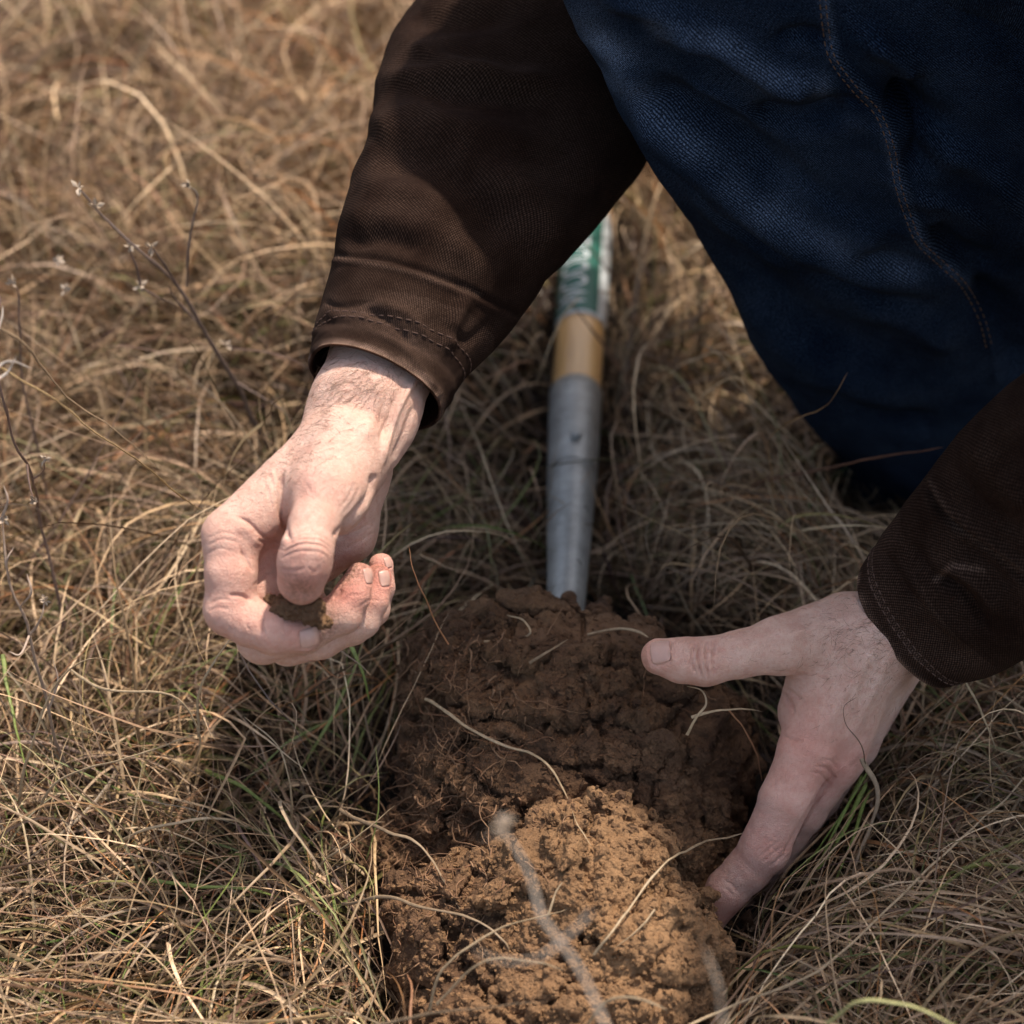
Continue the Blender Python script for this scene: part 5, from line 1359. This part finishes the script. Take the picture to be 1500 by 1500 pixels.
    for k, (pts, w, lab) in enumerate((
        ([(20, 1250, 1.14), (40, 1120, 1.10), (75, 1010, 1.08), (130, 965, 1.08), (190, 975, 1.10)], .0018, 'tall arching straw loop at the far left below the golden stem'),
        ([(40, 1240, 1.13), (70, 1160, 1.09), (120, 1128, 1.08), (200, 1105, 1.07), (290, 1075, 1.08)], .0018, 'long straw curving right over the left grass'),
        ([(290, 1080, 1.1), (292, 1010, 1.08), (320, 960, 1.075), (370, 900, 1.1)], .0015, 'upright curved straw left under the upper hand'),
        ([(160, 1245, 1.12), (200, 1218, 1.08), (270, 1203, 1.07), (330, 1200, 1.07), (365, 1212, 1.09)], .0022, 'pale arching blade in the centre of the left grass'),
        ([(440, 1330, 1.12), (470, 1270, 1.09), (520, 1230, 1.08), (580, 1180, 1.09)], .0016, 'straw leaning right towards the clod in the left grass'),
        ([(0, 1435, 1.05), (120, 1440, 1.03), (230, 1450, 1.02), (350, 1478, 1.03)], .0020, 'orange tinted straw lying level near the bottom left'),
        ([(100, 980, 1.13), (150, 1010, 1.10), (250, 1020, 1.10), (290, 1070, 1.11), (290, 1110, 1.13)], .0016, 'round looping straw left of the upper hand'),
        ([(430, 1240, 1.14), (428, 1180, 1.10), (410, 1100, 1.09), (360, 1050, 1.1)], .0016, 'bowed straw in the grass between hand and left edge'))):
        S([P(*q) for q in pts], w, .0009, (.42, .22, .11) if k == 5 else ST, lab, group='single straws in the left grass')
    # dry weed at the left with side twigs and seed heads
    def weed(name, trunk, twigs, heads, col, label, r0=.0026, hr=.0045):
        tp = [P(*q) for q in trunk]
        if tp[0][2] > .03: tp = [np.array([tp[0][0] + .01, tp[0][1] - .02, -.005]), tp[0] * [1, 1, .5] + [.004, -.008, 0]] + tp
        o, p = stem(name, tp, r0, r0 * .5, col, None)
        root = empty(name + '_root', p[0]); root.name = name
        o.name = 'stem'; parent_keep(o, root)
        for tw_ in twigs:
            q, _ = stem('twig', [P(*x) for x in tw_], r0 * .55, r0 * .3, np.array(col) * 1.25, None); parent_keep(q, root)
        for hx in heads:
            c = P(*hx); Vs, Fs = [], []; off = 0
            for k in range(9):
                dd = nrm(rng.normal(size=3) + np.array([0, 0, .6])); s_ = nrm(np.cross(dd, rng.normal(size=3))); L = hr * rng.uniform(.6, 1.2)
                s3 = np.cross(dd, s_)
                Vs += [c, c + dd * L * .5 + s_ * L * .25, c + dd * L, c + dd * L * .5 - s_ * L * .25, c + dd * L * .5 + s3 * L * .2]
                Fs += [(off, off + 1, off + 4), (off + 1, off + 2, off + 4), (off + 2, off + 3, off + 4), (off + 3, off, off + 4)]; off += 5
            sh = make_mesh('seed_head', np.array(Vs), np.array(Fs), STRAW, attrs={'col': np.tile(np.array([.42, .33, .25]), (off, 1))}); parent_keep(sh, root)
        tag(root, label, 'weed', 'dry weeds in the left grass')
    weed('dry_weed', [(420, 690, 1.33), (385, 640, 1.28), (345, 560, 1.24), (300, 480, 1.21), (262, 420, 1.19), (205, 365, 1.17), (150, 315, 1.16), (115, 275, 1.15)],
         [[(345, 560, 1.24), (395, 590, 1.25), (430, 615, 1.26)], [(300, 480, 1.21), (262, 440, 1.2), (246, 415, 1.19)], [(262, 420, 1.19), (235, 378, 1.17), (222, 362, 1.165)], [(205, 420, 1.2), (198, 390, 1.19), (190, 362, 1.18)], [(205, 420, 1.2), (240, 440, 1.21), (262, 450, 1.22)],
          [(275, 420, 1.22), (280, 350, 1.2), (290, 290, 1.19), (278, 272, 1.19)]],
         [(222, 362, 1.165), (190, 362, 1.178), (205, 420, 1.2), (278, 272, 1.19), (115, 275, 1.15), (140, 302, 1.155), (332, 505, 1.235)], (.15, .105, .085), 'tall dark dry weed slanting up left of the sleeve with small seed heads')
    weed('dry_weed', [(60, 760, 1.16), (48, 700, 1.12), (20, 640, 1.09), (8, 590, 1.07), (-10, 520, 1.06)], [[(20, 640, 1.09), (10, 600, 1.08), (0, 575, 1.07)], [(48, 700, 1.12), (62, 690, 1.11), (66, 672, 1.1)], [(40, 680, 1.1), (46, 715, 1.1), (52, 735, 1.1)], [(0, 455, 1.1), (3, 440, 1.1), (-4, 420, 1.1)]],
         [(66, 672, 1.1), (52, 735, 1.1)], (.20, .13, .10), 'ragged brown weed with curled leaves at the left edge', .0018, .004)
    weed('dry_weed', [(35, 560, 1.22), (30, 480, 1.2), (28, 430, 1.19), (18, 415, 1.185)], [[(28, 430, 1.19), (24, 420, 1.185)]], [(18, 415, 1.185), (84, 382, 1.22), (95, 425, 1.22)], (.2, .13, .1), 'thin reddish stalk with round seed heads near the left edge', .0015, .004)
    # strongly blurred stalks close to the camera, in front of the tan clod
    weed('seed_stalk', [(925, 1620, .73), (900, 1530, .73), (848, 1420, .74), (800, 1350, .745), (785, 1300, .75), (765, 1255, .755), (738, 1215, .76)],
         [[(738, 1215, .76), (722, 1224, .76), (702, 1226, .76)], [(738, 1215, .76), (735, 1200, .76), (742, 1188, .76)], [(865, 1335, .74), (830, 1372, .74), (785, 1402, .74), (735, 1402, .745), (700, 1388, .75)]],
         [(738, 1212, .76), (745, 1225, .76)], (.36, .30, .245), 'pale ragged seed stalk close to the camera, blurred over the tan clod', .0017, .0045)
    weed('seed_stalk', [(1085, 1620, .73), (1062, 1500, .74), (1055, 1440, .74), (1032, 1385, .75)], [], [], (.34, .29, .24), 'blurred pale stalk close to the camera right of the tan clod', .0016, .004)
    weed('dry_weed', [(95, 1120, 1.14), (70, 1040, 1.10), (45, 930, 1.07), (15, 850, 1.05), (5, 760, 1.045)],
         [[(45, 930, 1.07), (62, 905, 1.06), (66, 880, 1.06)], [(15, 850, 1.05), (10, 820, 1.04), (22, 800, 1.04)], [(45, 930, 1.07), (30, 960, 1.06), (12, 955, 1.06)], [(70, 1040, 1.10), (82, 1000, 1.09), (78, 965, 1.09)], [(30, 890, 1.06), (45, 870, 1.05), (40, 840, 1.05)], [(5, 760, 1.045), (12, 735, 1.04), (4, 712, 1.04)]],
         [(5, 760, 1.045), (66, 880, 1.06)], (.34, .25, .19), 'pale brown weed with short curled side leaves low at the left edge', .0022, .004)
    weed('dry_weed', [(-120, 700, 1.0), (-60, 600, .995), (-30, 560, .99)], [[(-10, 545, .99), (12, 528, .99), (48, 537, .985)], [(-12, 560, .99), (10, 545, .99), (26, 520, .985)], [(-8, 500, 1.0), (2, 470, 1.0), (6, 448, 1.0)]], [], (.50, .42, .35), 'whitish curled leaf tips poking in at the left edge above the golden stem', .0024, .004)

if True:
    build_ground()
    shv = build_shovel()
    cl = build_clods()
    bv = make_bvh([(V, Q) for _, V, Q in cl])
    build_roots(bv, cl[0][0])
    crumbs(bv)
    build_stems(bv)
    build_grass(shv)
